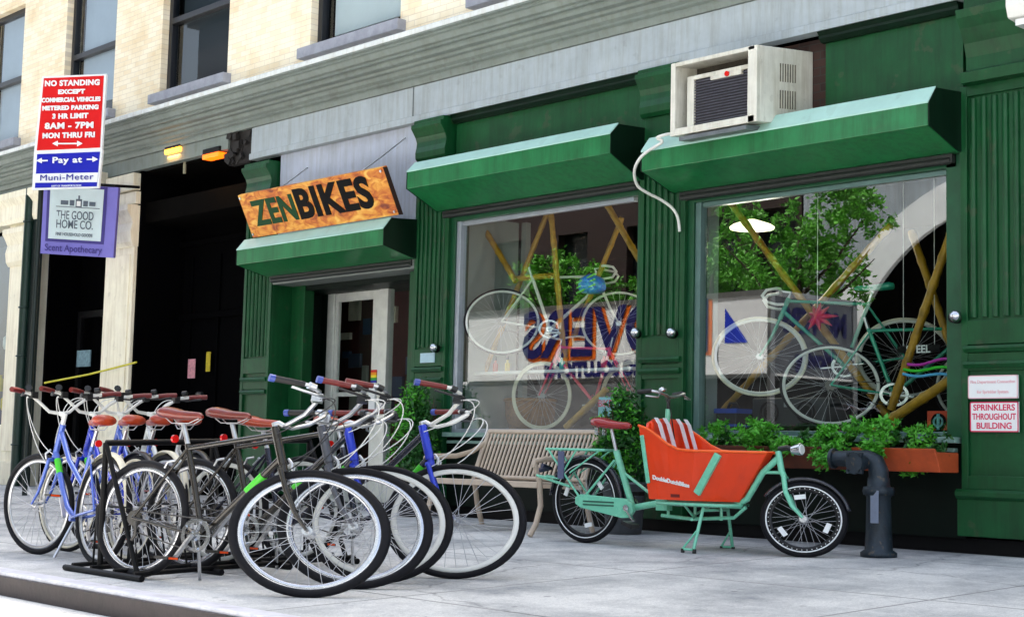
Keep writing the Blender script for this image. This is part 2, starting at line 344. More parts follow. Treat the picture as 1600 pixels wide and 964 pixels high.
# ================================================================ SETTING
random.seed(11)
g=MB(); n=24
g.add([(-60,-5.5,gz(-5.5)),(30,-5.5,gz(-5.5)),(30,0,0),(-60,0,0),(30,8,0),(-60,8,0)],[(0,1,2,3),(3,2,4,5)])
sw=g.build('pavement',WALK); tag(sw,kind='structure')
ZK=gz(-5.5)
k=MB().box(-60,30,-5.66,-5.5,ZK-.6,ZK+.004); tag(k.build('kerb',KERBT,bevel=.012),kind='structure')
k=MB().box(-60,30,-5.685,-5.655,ZK-.6,ZK-.02); tag(k.build('kerb_face',KERBM,bevel=.006),kind='structure')
r=MB().add([(-150,-16.5,ZK-.14),(150,-16.5,ZK-.14),(150,-5.6,ZK-.14),(-150,-5.6,ZK-.14)],[(0,1,2,3)]); tag(r.build('road',ROADM),kind='structure')
r=MB().add([(-200,-200,ZK-.18),(200,-200,ZK-.18),(200,200,ZK-.18),(-200,200,ZK-.18)],[(0,1,2,3)]); tag(r.build('ground',ROADM),kind='structure')
r=MB().box(-60,40,-20,-16.3,ZK-.3,ZK); tag(r.build('far_pavement',WALK),kind='structure')
# ---------------------------------------------------------------- shop building
B=thing('shop_building','green bicycle shop front under grey cornice and buff brick upper floor','building',(-10,0,0))
def wall_holes(b,x0,x1,z0,z1,y0,y1,holes):
    xs=sorted({x0,x1,*[h[0] for h in holes],*[h[1] for h in holes]}); zs=sorted({z0,z1,*[h[2] for h in holes],*[h[3] for h in holes]})
    xs=[x for x in xs if x0<=x<=x1]; zs=[z for z in zs if z0<=z<=z1]
    for i in range(len(xs)-1):
        for j in range(len(zs)-1):
            cx=(xs[i]+xs[i+1])/2; cz=(zs[j]+zs[j+1])/2
            if any(h[0]<cx<h[1] and h[2]<cz<h[3] for h in holes): continue
            a,c_,d,e=xs[i],xs[i+1],zs[j],zs[j+1]
            b.add([(a,y0,d),(c_,y0,d),(c_,y0,e),(a,y0,e)],[(0,1,2,3)])
    for h in holes:
        a,c_,d,e=h[:4]; b.add([(a,y0,d),(c_,y0,d),(c_,y1,d),(a,y1,d)],[(0,1,2,3)]); b.add([(a,y0,e),(c_,y0,e),(c_,y1,e),(a,y1,e)],[(0,1,2,3)])
        b.add([(a,y0,d),(a,y0,e),(a,y1,e),(a,y1,d)],[(0,1,2,3)]); b.add([(c_,y0,d),(c_,y0,e),(c_,y1,e),(c_,y1,d)],[(0,1,2,3)])
    return b
YB=.1
UW=[(-23.6,-22.2),(-20.75,-19.2),(-17.9,-16.22),(-14.42,-12.72),(-11.4,-9.9)]
wz0,wz1=5.34,7.5
b=wall_holes(MB(),-60,20,4.9,12.75,YB,YB+.25,[(a,c,wz0,wz1) for a,c in UW]); b.build('brick_wall',BRICK,B)
MB().box(-60,20,.36,10,4.97,12.8).build('upper_storeys',NIGHT,B)
MB().box(-60,20,4.15,10,-.2,4.96).box(-60,-25.6,1.0,4.1,-.2,4.96).box(-3.5,20,.3,4.1,-.2,4.96).build('rear_block',NIGHT,B)
for i,(a,c) in enumerate(UW):
    f=MB(); w=c-a
    f.box(a,a+.09,.2,.3,wz0,wz1).box(c-.07,c,.2,.3,wz0,wz1).box(a+.09,c-.07,.2,.3,wz0,wz0+.08).box(a+.09,c-.07,.2,.3,wz1-.08,wz1).box(a+.09,c-.07,.19,.28,6.32,6.4)
    f.box(a,c,.16,.2,wz0,wz0+.03)
    fo=f.build('window',mat('black_window_frame',(24,26,32),.4,0,.2,8),B,bevel=.006)
    pn=MB().add([(a+.05,.262,wz0),(c-.05,.262,wz0),(c-.05,.262,6.36),(a+.05,.262,6.36)],[(0,1,2,3)]).add([(a+.05,.242,6.36),(c-.05,.242,6.36),(c-.05,.242,wz1),(a+.05,.242,wz1)],[(0,1,2,3)])
    pn.xf(lambda v: v+Vector((0,.0,0)))
    o=pn.build('pane',GLASSU,B); o.parent=fo
    bl=MB().box(a+.2,c-.1,.31,.33,[5.4,5.6,5.4,5.5,5.5][i],wz1); o=bl.build('blind',mat('sky_reflection_blind',(170,178,186),.7,0,.08,2) if i<2 else mat('dark_blind',(34,42,46),.7,0,.2,2) if i!=3 else mat('white_blind',(225,228,222),.7,0,.05,2),B); o.parent=fo  # pale blinds of the left two windows hold a sky reflection in their colour
    sl_=MB().box(a-.1,c+.1,-.02,.24,5.21,wz0-.003); o=sl_.build('sill',mat('grey_stone_sill',(150,152,162),.6,0,.2,7,bump=.15),B,bevel=.008); o.parent=fo
# cornice
prof=[(.1,4.52),(-.03,4.52),(-.05,4.56),(-.05,4.585),(-.085,4.60),(-.085,4.62),(-.12,4.64),(-.13,4.68),(-.17,4.69),(-.18,4.715),(-.24,4.725),(-.26,4.75),(-.26,4.77),(-.30,4.775),(-.30,4.80),(-.33,4.81),(-.36,4.86),(-.385,4.87),(-.385,4.89),(-.42,4.90),(-.42,4.955),(-.39,4.975),(.1,5.03)]
MB().prism(prof,-30,-3.5).build('cornice',GREY2,B)
MB().prism([(-.41,.0+4.915),(-.428,4.918),(-.428,4.965),(-.39,4.99),(.05,5.036),(.05,5.03),(-.38,4.97)],-30,-3.49).build('lit_cornice_edge',EDGE_LIT,B)  # added whiter edge: sunlight on the cornice top, put into the colour
prof=[(.09,4.12),(-.035,4.12),(-.035,4.19),(-.01,4.20),(-.01,4.515),(.09,4.515)]
fr=MB().prism(prof,-15.42,-3.5)
fr.build('frieze',GREY,B)
MB().prism([(.09,4.33),(-.01,4.33),(-.01,4.515),(.09,4.515)],-30,-15.95).build('frieze',GREY2,B)
MB().box(-12.32,-12.305,-.014,-.005,4.2,4.515).build('joint_strip',mat('seam_dark',(90,96,98),.7,0,0),B)
# broken dark end of the frieze over the portal
bk=MB()
for i in range(26):
    x=-15.95+random.uniform(0,.5); z=4.15+random.uniform(0,.35); s_=random.uniform(.03,.1); bk.obox((x,random.uniform(-.03,.05),z),(s_,s_*.8,s_),Matrix.Rotation(random.random()*3,3,'Y'))
bk.box(-15.95,-15.42,.02,.1,4.12,4.515).build('broken_frieze_end',mat('charred_metal',(30,26,24),.8,0,.5,9,bump=.4),B)
# pilasters
PIL=[(-15.46,-14.87),(-12.22,-11.68),(-9.04,-8.5),(-5.83,-4.6)]
TOPS=[3.62,3.68,3.68,3.45]
for i,(a,c) in enumerate(PIL):
    b=MB(); t=TOPS[i]; w=c-a
    zb=.47 if i==3 else .3
    b.box(a,c,.02,.3,zb,t)                                   # core
    e=.055
    b.box(a,a+e,-.008,.02,zb,t).box(c-e,c,-.008,.02,zb,t)
    b.box(a+e,c-e,-.008,.02,1.52,1.70).box(a+e,c-e,-.008,.02,3.37 if i==3 else t-.2,t)
    b.box(a+e,c-e,-.008,.02,zb,zb+.1)
    b.box(a+e,c-e,-.004,.02,1.33,1.46)
    nfl=6 if w<.7 else 13; fw_=(w-2*e)/nfl
    for q in range(nfl):                                    # reeds between flutes
        x=a+e+fw_*(q+.5); b.tube([(x,.016,1.72),(x,.016,(3.35 if i==3 else t-.22))],fw_*.3,8)
    po=b.build('pilaster',G_PAINT,B,bevel=.004)
    mo=MB()
    for z in ((1.45,1.30),(1.49,1.38),(1.50,1.40),(1.49,1.375))[i]: mo.prism([(.02,z-.028),(-.02,z-.028),(-.036,z),(-.03,z+.02),(.02,z+.028)],a+.03,c-.03)
    if i==3: mo.prism([(.02,.4),(-.03,.4),(-.05,.42),(-.05,.45),(-.03,.47),(.02,.47)],a-.03,c+.05); 
    o=mo.build('moulding',G_PAINT,po)
    if i==3:
        br=MB().prism([(.1,3.45),(-.10,3.45),(-.11,3.53),(-.02,3.56),(-.02,3.66),(-.05,3.76),(-.11,3.86),(-.16,3.93),(-.17,3.99),(-.05,4.02),(-.05,4.115),(.1,4.115)],a+.06,c)
        bs=MB().box(a-.03,c+.03,-.02,.3,.13,.4)
    else:
        br=MB().prism([(.1,t),(-.03,t),(-.06,t+.03),(-.065,t+.09),(-.05,t+.15),(-.045,t+.2),(-.065,t+.25),(-.10,t+.3),(-.13,t+.34),(-.13,t+.38),(-.09,t+.39),(-.09,t+.43),(.1,t+.43)],a+.03,c-.03)
        bs=MB().box(a-.02,c+.02,-.02,.3,.11,.3)
    o=br.build('bracket',G_PAINT,B,bevel=.003); o.parent=po
    o=bs.build('pilaster_base',G_PAINT,B,bevel=.006); o.parent=po
# panels above awnings
MB().box(-14.86,-12.23,.05,.12,2.62,4.115).build('sign_panel',PANEL,B)
MB().box(-11.67,-9.05,.06,.12,3.05,4.115).build('green_panel',G_PAINT,B)
MB().box(-7.08,-5.84,.06,.12,2.9,4.115).build('green_panel',G_PAINT,B)
MB().box(-8.49,-8.30,.06,.12,2.9,4.115).build('green_panel',G_PAINT,B)
MB().box(-8.30,-7.08,.06,.12,2.9,3.42).build('green_panel',G_PAINT,B)
mo=MB()
for a,c in ((-11.67,-9.05),(-7.10,-5.84)): mo.prism([(.06,4.03),(.02,4.03),(-.01,4.06),(-.01,4.08),(-.04,4.112),(.06,4.112)],a,c)
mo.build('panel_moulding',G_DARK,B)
MB().box(-8.30,-7.08,.16,.3,3.42,4.115).build('brick_recess',REDB,B)
# base walls and sills
for a,c in ((-11.68,-9.04),(-8.5,-5.83)):
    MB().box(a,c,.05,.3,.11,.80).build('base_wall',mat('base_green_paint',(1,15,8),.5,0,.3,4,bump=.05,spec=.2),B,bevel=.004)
    MB().box(a+.03,c-.03,-.045,.28,.80,.845).build('window_sill',mat('sill_paint',(120,150,140),.35,0,.15,8),B,bevel=.006)
    MB().box(a+.06,c-.06,-.005,.05,.735,.765).build('sill_moulding',mat('sill_paint',(120,150,140)),B,bevel=.004)
MB().box(-11.68,-4.6,.1,.3,-.1,.11).build('plinth',BLACK,B)
MB().box(-15.46,-14.87,.05,.3,-.1,.11).box(-12.22,-11.68,.05,.3,-.1,.11).build('plinth',BLACK,B)
# right wall end + white corner piece seen at top right
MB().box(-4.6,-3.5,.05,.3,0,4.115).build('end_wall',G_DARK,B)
# shop windows
WIN=[(-11.68,-9.04,3.12),(-8.5,-5.83,2.98)]
GF=mat('green_window_frame',(14,70,42),.35,0,.2,8); AF=mat('alloy_window_frame',(168,176,186),.3,.5,.1,10)
for i,(a,c,t) in enumerate(WIN):
    f=MB(); f.box(a,a+.07,.03,.22,.845,t).box(c-.14 if i==1 else c-.05,c,.03,.22,.845,t).box(a+.07,c-.05,.03,.2,t-.12,t)
    fo=f.build('shop_window',GF,B,bevel=.004)
    f=MB(); f.box(a+.07,a+.13,.05,.13,.845,t-.12).box(a+.13,c-.14,.05,.13,.845,.885).box(a+.13,c-.14,.07,.13,t-.16,t-.12)
    o=f.build('frame',AF if i==0 else mat('grey_green_frame',(92,120,116),.35,.3,.1,10),B,bevel=.004); o.parent=fo
    o=MB().box(a+.13,c-.14 if i==1 else c-.05,.095,.101,.885,t-.16).build('pane',GLASS,B); o.parent=fo
# awning underside slots / header
MB().box(-14.86,-12.23,.0,.3,2.56,2.66).build('door_header',mat('grey_header',(110,116,112),.5,0,.15,5),B)
# door alcove
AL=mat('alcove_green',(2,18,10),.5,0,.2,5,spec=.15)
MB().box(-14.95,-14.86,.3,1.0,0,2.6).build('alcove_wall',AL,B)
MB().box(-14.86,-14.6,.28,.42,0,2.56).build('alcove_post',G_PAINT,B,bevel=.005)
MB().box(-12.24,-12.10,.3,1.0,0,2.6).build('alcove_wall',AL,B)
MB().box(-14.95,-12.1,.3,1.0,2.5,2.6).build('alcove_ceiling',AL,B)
MB().box(-12.42,-12.23,.1,.25,0,2.55).build('door_jamb',G_PAINT,B,bevel=.005)
DM=mat('door_alloy',(226,229,222),.35,.3,.1,8); yd=.72
X=lambda px: at(px,560,yd).x
ZT=at(560,449,yd).z
fl0,fl1=X(509),X(519); ml,mm,mr=X(578),X(590),X(603); fr1=X(645)
d=MB(); d.box(fl0,fl1,yd,yd+.1,.02,ZT+.06).box(fl1,fr1,yd,yd+.1,ZT-.03,ZT+.06).box(mm,mr,yd,yd+.1,.02,ZT-.03).box(fl0,fr1,yd+.03,yd+.1,ZT+.075,ZT+.15)
df=d.build('door_frame',DM,B,bevel=.005)
d=MB(); L0,L1=fl1+.01,mm-.01
d.box(L0,L0+.05,yd+.02,yd+.07,.04,ZT-.04).box(ml,L1,yd+.02,yd+.07,.04,ZT-.04).box(L0+.05,ml,yd+.02,yd+.07,ZT-.15,ZT-.04).box(L0+.05,ml,yd+.02,yd+.07,.04,.28).box(L0+.05,ml,yd+.02,yd+.07,1.27,1.32)
dd=d.build('door',DM,B,bevel=.004)
o=MB().box(L0+.05,ml,yd+.042,yd+.048,.28,ZT-.15).build('pane',GLASSD,B); o.parent=dd
o=MB().box(ml+.01,L1-.01,yd-.01,yd+.02,1.02,1.42).build('handle_plate',SWHITE,B,bevel=.003); o.parent=dd
hb=MB().tube([(ml+.06,yd,.85),(ml+.06,yd-.06,.87),(ml+.06,yd-.06,1.05),(ml+.06,yd,1.07)],.012,8); o=hb.build('handle',ALU,B); o.parent=dd
for q,cc in enumerate([(220,40,30),(240,150,20),(240,220,40),(40,160,60),(30,40,160)]):
    o=MB().box(ml+.02,ml+.12,yd+.006,yd+.018,1.54-.03*q,1.57-.03*q).build('sticker_stripe',mat('stripe%d'%q,cc,.5,0,0),B); o.parent=dd
o=MB().box(mr,fr1,yd+.042,yd+.048,.3,ZT-.05).build('sidelight',GLASSD,B); o.parent=df
o=MB().box(mr,fr1,yd+.01,yd+.08,.04,.3).build('sidelight_rail',DM,B); o.parent=df
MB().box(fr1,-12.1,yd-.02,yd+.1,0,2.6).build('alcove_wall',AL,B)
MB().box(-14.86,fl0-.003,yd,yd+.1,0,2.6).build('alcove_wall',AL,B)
c_=at(330+150,437,yd-.02); MB().box(fl0-.12,fl0+.3,yd-.07,yd-.005,ZT+.0,ZT+.05).build('door_closer',mat('closer_bronze',(120,100,70),.4,.5,.1),B,bevel=.005)
MB().box(-14.86,-12.24,.02,1.0,-.05,.03).build('door_step',mat('step_stone',(120,124,124),.7,0,.2,8),B,bevel=.01)
# interior room of the shop
rm=MB(); rm.box(-15.6,-4.6,4.0,4.1,0,3.2).box(-15.7,-15.6,1.0,4,0,3.2).box(-4.7,-4.6,.3,4,0,3.2).box(-15.6,-4.6,.3,4,3.15,3.2).box(-15.6,-4.6,1.0,4,-.05,.02)
rm.build('interior_shell',NIGHT,B)
MB().box(-11.66,-9.05,.3,1.3,.74,.84).box(-8.48,-5.85,.3,1.5,.74,.84).build('display_floor',mat('display_floor_wood',(70,64,56),.5,0,.3,6),B)
MB().box(-11.72,-11.64,.22,.95,.8,3.1).box(-8.56,-8.47,.22,.42,.8,2.95).build('display_side_wall',INTW,B)
MB().box(-11.60,-11.53,.95,1.02,.84,3.1).build('display_post',INTW,B)
MB().box(-15.9,-12.4,1.4,1.5,.02,2.6).build('interior_partition',mat('maroon_wall',(60,16,18),.8,0,.4,3),B)
it=random.Random(3)
for q in range(16):
    x=it.uniform(-15.5,-14.0); z=it.uniform(.9,2.3); cc=it.choice([(150,150,140),(130,20,24),(60,70,90),(190,185,170),(40,60,90)])
    MB().box(x,x+it.uniform(.08,.25),1.36,1.4,z,z+it.uniform(.08,.28)).build('wall_notice',mat('notice_%d'%(hash(cc)%97),cc,.7,0,.2,9),B)
# portal to the left of the shop
MB().box(-18.2,-15.5,.75,.85,0,4.3).build('portal_door',PBLACK,B)
pd=MB()
for x in (-17.9,-17.2,-16.5,-15.8): pd.box(x-.02,x+.02,.72,.75,0,3.2)
pd.box(-18.2,-15.5,.70,.75,2.35,2.43).box(-18.2,-15.5,.66,.75,3.35,3.42)
pd.build('portal_panelling',PBLACK,B,bevel=.004)
MB().box(-18.25,-18.15,.05,.85,0,4.5).build('portal_jamb',PBLACK,B)
MB().box(-15.52,-15.46,.05,.85,0,4.5).build('portal_jamb',PBLACK,B)
MB().box(-18.2,-15.5,.12,.7,3.62,3.9).box(-18.2,-15.5,.1,.85,4.3,4.38).build('portal_lintel',mat('soot_brown',(6,5,4),.95,0,.4,6,bump=.2,spec=.04),B)
p=at(300,576,.7); MB().box(p.x-.09,p.x+.09,.69,.698,p.z-.13,p.z+.13).build('notice_sticker',mat('pink_notice',(215,150,160),.6,0,.3,30),B)
p=at(326,565,.7); MB().box(p.x-.05,p.x+.05,.69,.698,p.z-.13,p.z+.13).build('notice_sticker',mat('yellow_notice',(190,170,40),.6,0,.3,30),B)
p=at(266,378,.7); MB().box(p.x-.1,p.x+.08,.62,.7,p.z-.035,p.z+.035).build('wall_bell',ALU,B,bevel=.01)
p=at(320,615,.7); MB().tube([(p.x-.05,.62,p.z),(p.x+.06,.62,p.z)],.025,8).build('door_knob',ALU,B)
# ---------------------------------------------------------------- neighbour shop
N=thing('neighbour_shop','cream painted shopfront with dark doorway left of the black portal','building',(-20,0,0))
def cream_pier(a,c,name='pier'):
    b=MB(); b.box(a,c,0,.3,0,3.75); b.box(a-.04,c+.04,-.05,.3,0,.35); b.box(a+.08,c-.08,-.015,0,.5,3.2)
    o=b.build(name,CREAM,N,bevel=.01)
    q=MB().prism([(.1,3.3),(-.02,3.3),(-.06,3.36),(-.08,3.5),(-.05,3.62),(-.1,3.72),(-.14,3.78),(-.14,3.86),(.1,3.86)],a-.02,c+.02); q.box(a-.02,c+.02,-.02,.3,3.88,4.05).box(a,c,-.06,.3,4.07,4.3)
    o2=q.build('capital',CREAM,N,bevel=.006); o2.parent=o
cream_pier(-18.98,-18.2); cream_pier(-22.02,-21.33); cream_pier(-25.5,-24.8)
MB().prism([(.2,3.93),(-.1,3.93),(-.13,4.0),(-.13,4.2),(-.2,4.3),(-.2,4.4),(.2,4.4)],-30,-19.02).build('entablature',CREAM,N,bevel=.006)
MB().box(-30,-18.3,-.0,.1,4.42,4.515).build('fascia_grey_board',GREY2,N)  # grey board between the entablature and the cornice
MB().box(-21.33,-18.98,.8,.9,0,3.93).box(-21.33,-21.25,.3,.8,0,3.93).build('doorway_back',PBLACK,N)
nd=MB(); nd.box(-20.9,-20.8,.6,.66,0,2.6).box(-19.9,-19.8,.6,.66,0,2.6).box(-20.8,-19.9,.6,.66,2.5,2.6).box(-20.8,-19.9,.6,.66,0,.3)
nd.build('door_frame',BLACK,N,bevel=.004)
p=at(112,470,.5); MB().box(-19.9,-19.55,.55,.6,1.9,3.0).build('door_curtain',mat('lilac_grey',(62,58,84),.7,0,.2,5),N)
MB().box(-19.45,-19.1,.55,.6,0,2.1).build('door_side_panel',mat('brown_timber',(70,58,44),.6,0,.4,8),N)
p=at(130,560,.5); MB().box(p.x-.2,p.x+.2,.5,.52,p.z-.12,p.z+.12).build('door_notice',mat('notice_blue_grey',(120,150,160),.6,0,.4,20),N)
MB().box(-24.8,-22.02,.14,.2,.9,3.85).build('shop_window',GLASS,N)
MB().box(-24.8,-22.02,.1,.3,0,.9).build('stall_riser',CREAM,N,bevel=.01)
MB().box(-24.8,-22.02,.9,1.0,.9,3.9).build('window_back',mat('display_back',(70,74,100),.8,0,.4,2),N)
for q in range(14):
    x=random.uniform(-23.2,-22.1); z=random.uniform(1,2.9); cc=random.choice([(210,190,40),(190,200,210),(120,170,60),(150,140,190)])
    MB().lathe((x,random.uniform(.35,.7),z),[(.05,0),(.07,.05),(.07,.18),(.03,.22),(.03,.26)],10).build('display_jar',mat('jar_%d'%(cc[0]),cc,.4,0,.2,9),N)
# drain pipe / dark green column beside the doorway
dp=thing('drainpipe','dark green downpipe beside the cream pier and doorway','pipe',(-21.2,-.1,0))
MB().tube([(-21.15,-.13,0),(-21.15,-.13,4.4)],.075,12).build('pipe',mat('pipe_green',(16,44,36),.35,.2,.2,7),dp)
b=MB()
for z in (.6,1.9,2.62,3.9): b.torus((-21.15,-.13,z),(0,0,1),.08,.014,24,6)
b.build('clamp',mat('pipe_green',(16,44,36)),dp)
MB().box(-21.25,-20.98,-.1,.02,0,4.2).build('backing_board',mat('board_dark',(12,26,24),.5,0,.2,6),dp)
# ================================================================ THINGS ON THE FACADE
def awning(x0,x1,prof,label):
    t=thing('awning',label,'awning',((x0+x1)/2,0,prof[-1][1]),group='green metal awnings over door and windows')
    e=.004; inner=[(y+.0,z) for y,z in prof]
    MB().prism(prof,x0,x1).build('housing',G_AWN,t,bevel=.005)
    (ya,za),(yb,zb_)=prof[1],prof[2]; MB().prism([(ya,za+.003),(ya+.0,za+.012),(yb-.006,zb_+.006),(yb-.004,zb_-.006)],x0-.006,x1+.006).build('top_sheen',AWN_SHEEN,t)  # added pale strip: sky sheen on the top slope, put into its colour
    # side cheeks, a hair proud, and the slot with the rolled shutter beneath
    for xx in (x0-.012,x1+.004): MB().prism([(y,z) for y,z in prof],xx,xx+.008).build('shaded_end_plate',G_DARK,t)  # darker green than the housing: side shade painted into the ends
    s=MB(); z=prof[-1][1]; s.box(x0+.06,x1-.06,-.02,.08,z-.07,z-.004); s.tube([(x0+.08,.0,z-.05),(x1-.08,.0,z-.05)],.03,8)
    s.build('shutter_slot',mat('shutter_dark',(40,44,42),.5,.3,.2,8),t)
    return t
awning(-8.62,-5.83,[(0.05,3.42),(-.35,3.385),(-.45,3.26),(-.45,3.09),(-.05,2.96),(.05,2.96)],'long green metal awning over the right shop window, air conditioner above it')
awning(-11.83,-9.0,[(0.05,3.60),(-.35,3.575),(-.45,3.475),(-.45,3.30),(-.05,3.12),(.05,3.12)],'green metal awning over the middle shop window, between the two fluted pilasters')
awning(-14.95,-12.2,[(0.04,3.08),(-.35,3.05),(-.45,2.93),(-.45,2.755),(-.05,2.66),(.04,2.66)],'green metal awning over the shop door, right under the orange name sign')
# name sign
SB,ST=-.37,-.60; zb,zt=3.065,3.53; xl,xr=-14.75,-12.05
sg=thing('shop_sign','orange weathered board reading ZENBIKES, tilted on the awning over the door','sign',((xl+xr)/2,SB,zb))
M,n_,p_=nodes('weathered_orange'); tc=n_.nodes.new('ShaderNodeTexCoord'); mp=n_.nodes.new('ShaderNodeMapping'); mp.inputs['Scale'].default_value=(2.2,1,5)
no=n_.nodes.new('ShaderNodeTexNoise'); no.inputs['Scale'].default_value=2.2; no.inputs['Detail'].default_value=7; no.inputs['Distortion'].default_value=1.2
cr=n_.nodes.new('ShaderNodeValToRGB'); E_=cr.color_ramp.elements; E_[0].position=.28; E_[0].color=(*lin((120,40,6)),1); E_[1].position=.75; E_[1].color=(*lin((244,196,92)),1)
for pos,c_ in ((.42,(196,98,14)),(.55,(226,150,44))): e=E_.new(pos); e.color=(*lin(c_),1)
n_.links.new(tc.outputs['Object'],mp.inputs[0]); n_.links.new(mp.outputs[0],no.inputs['Vector']); n_.links.new(no.outputs['Fac'],cr.inputs[0]); n_.links.new(cr.outputs[0],p_.inputs['Base Color']); p_.inputs['Roughness'].default_value=.55
MB().slab([(xl,SB,zb),(xr,SB,zb),(xr,ST,zt),(xl,ST,zt)],.06).build('board',M,sg,bevel=.004)
upv=(Vector((0,ST,zt))-Vector((0,SB,zb))).normalized(); nrm=Vector((1,0,0)).cross(upv)
def sgpt(fx,fz): return Vector((xl+(xr-xl)*fx,SB+(ST-SB)*fz,zb+(zt-zb)*fz))+nrm*.004
def signtext(t,f0,f1,fz,size,off,m):
    o0=sgpt(0,fz); tb=text_mb(t,size,o0,(1,0,0),upv,.003,off,1,'LEFT',1.06); xs=[v[0] for v in tb.v]; a_,b_=min(xs),max(xs); t0=xl+(xr-xl)*f0; t1=xl+(xr-xl)*f1
    tb.xf(lambda v: Vector((t0+(v.x-a_)*(t1-t0)/(b_-a_),v.y,v.z))); tb.build('lettering',m,sg)
signtext('ZEN',.065,.375,.50,.40,.014,LETTG)
signtext('BIKES',.39,.885,.53,.46,.018,INK)
MB().slab([(xr+.002,SB+.003,zb),(xr+.002,SB+.06,zb+.012),(xr+.002,ST+.06,zt+.012),(xr+.002,ST+.003,zt)],.004).build('burnt_edge',mat('burnt_wood',(40,20,10),.8,0,.3),sg)
b=MB()
for fx in (.015,.985):
    for fz in (.08,.93): q=sgpt(fx,fz); b.tube([q,q+nrm*.012],.014,8)
b.build('bolt',ALU,sg)
b=MB(); b.tube([(-14.3,.05,3.9),(-14.3,-.3,3.62),(-14.3,-.57,3.52)],.008,6).tube([(-12.5,.05,4.0),(-12.5,-.3,3.72),(-12.5,-.57,3.52)],.008,6).build('stay_wire',ALU,sg)
# air conditioner
ac=thing('air_conditioner','boxy white air conditioner jutting from the brick hole above the right awning','air conditioner',(-7.7,0,3.4))
x0,x1=-8.17,-7.27; yf,yb=-.60,.15
def acz(y,z): return z+(y-yf)*.12
def acbox(b,a,c,y0,y1,z0,z1):
    v=[(x,y,acz(y,z)) for z in (z0,z1) for y in (y0,y1) for x in (a,c)]; return b.add(v,[(0,2,3,1),(4,5,7,6),(0,1,5,4),(2,6,7,3),(0,4,6,2),(1,3,7,5)])
z0,z1=3.305,3.925; b=MB(); t_=.055
acbox(b,x0,x0+.05,yf,yb,z0,z1); acbox(b,x1-.09,x1,yf,yf+.05,z0,z1); acbox(b,x1-.02,x1,yf+.05,yb,z0,z1); acbox(b,x0+.05,x1-.02,yf,yb,z0,z0+.06); acbox(b,x0+.05,x1-.02,yf,yb,z1-.035,z1); 
b.build('casing',WHITE_D,ac,bevel=.006)
b=MB(); acbox(b,x0+.05,x1-.03,yf+.28,yf+.3,z0,z1-.03); b.build('inner_back',mat('ac_interior',(70,64,54),.8,0,.4,9),ac)
b=MB(); acbox(b,x0+.13,x0+.20,yf+.06,yf+.1,z0+.06,z1-.13); acbox(b,x0+.2,x1-.1,yf+.06,yf+.1,z1-.165,z1-.13); acbox(b,x0+.38,x0+.70,yf+.055,yf+.09,z1-.2,z1-.165); acbox(b,x1-.14,x1-.09,yf+.06,yf+.1,z0+.06,z1-.13)
b.build('coil_frame',WHITE_D,ac,bevel=.004)
b=MB(); acbox(b,x0+.2,x1-.12,yf+.09,yf+.13,z0+.06,z1-.16); b.build('coil',mat('coil_dark',(60,58,66),.5,.4,.2,20),ac)
b=MB()
for q in range(17): z=z0+.08+q*.0235; acbox(b,x0+.2,x1-.12,yf+.07,yf+.085,z,z+.007)
b.build('coil_fins',mat('coil_fins',(96,96,106),.4,.5,.2,20),ac)
b=MB(); b.tube([(x0+.56,yf+.04,z1-.17),(x0+.56,yf+.06,z1-.17)],.022,12).build('badge',RED_R,ac)
b=MB()
for zz in (.12,.34):
    for q in range(7): y=yf+.3+q*.033; acbox(b,x1-.002,x1+.003,y,y+.014,z0+zz,z0+zz+.15)
b.build('side_louvre',mat('grimy_vent',(104,98,84),.7,0,.5,20),ac)
b=MB(); acbox(b,x0+.1,x1-.1,yf+.0,yf+.5,z0-.05,z0-.015); b.build('support_rail',GALV,ac)
# drain hose
hs=thing('drain_hose','white plastic hose curling down the pilaster from the air conditioner','hose',(-8.7,-.4,3.3))
pts=[(-8.15,-.5,3.34),(-8.25,-.53,3.35),(-8.36,-.55,3.33)]
for px,py,y in [(1035,222,-.52),(1010,238,-.54),(997,252,-.55),(991,270,-.50),(996,290,-.40),(1012,302,-.28),(1032,312,-.15),(1050,325,-.06),(1059,340,-.045),(1062,362,-.04)]:
    v=at(px,py,y); pts.append(tuple(v))
pp=[]
for i in range(len(pts)-1):
    for t in range(4):
        a,b_,c_,d_=[Vector(pts[max(0,min(len(pts)-1,i+o))]) for o in (-1,0,1,2)]; t_=t/4
        pp.append(.5*((2*b_)+(c_-a)*t_+(2*a-5*b_+4*c_-d_)*t_*t_+(3*b_-a-3*c_+d_)*t_**3))
pp.append(Vector(pts[-1])); MB().tube(pp,.0135,8).build('hose',WHITE,hs)
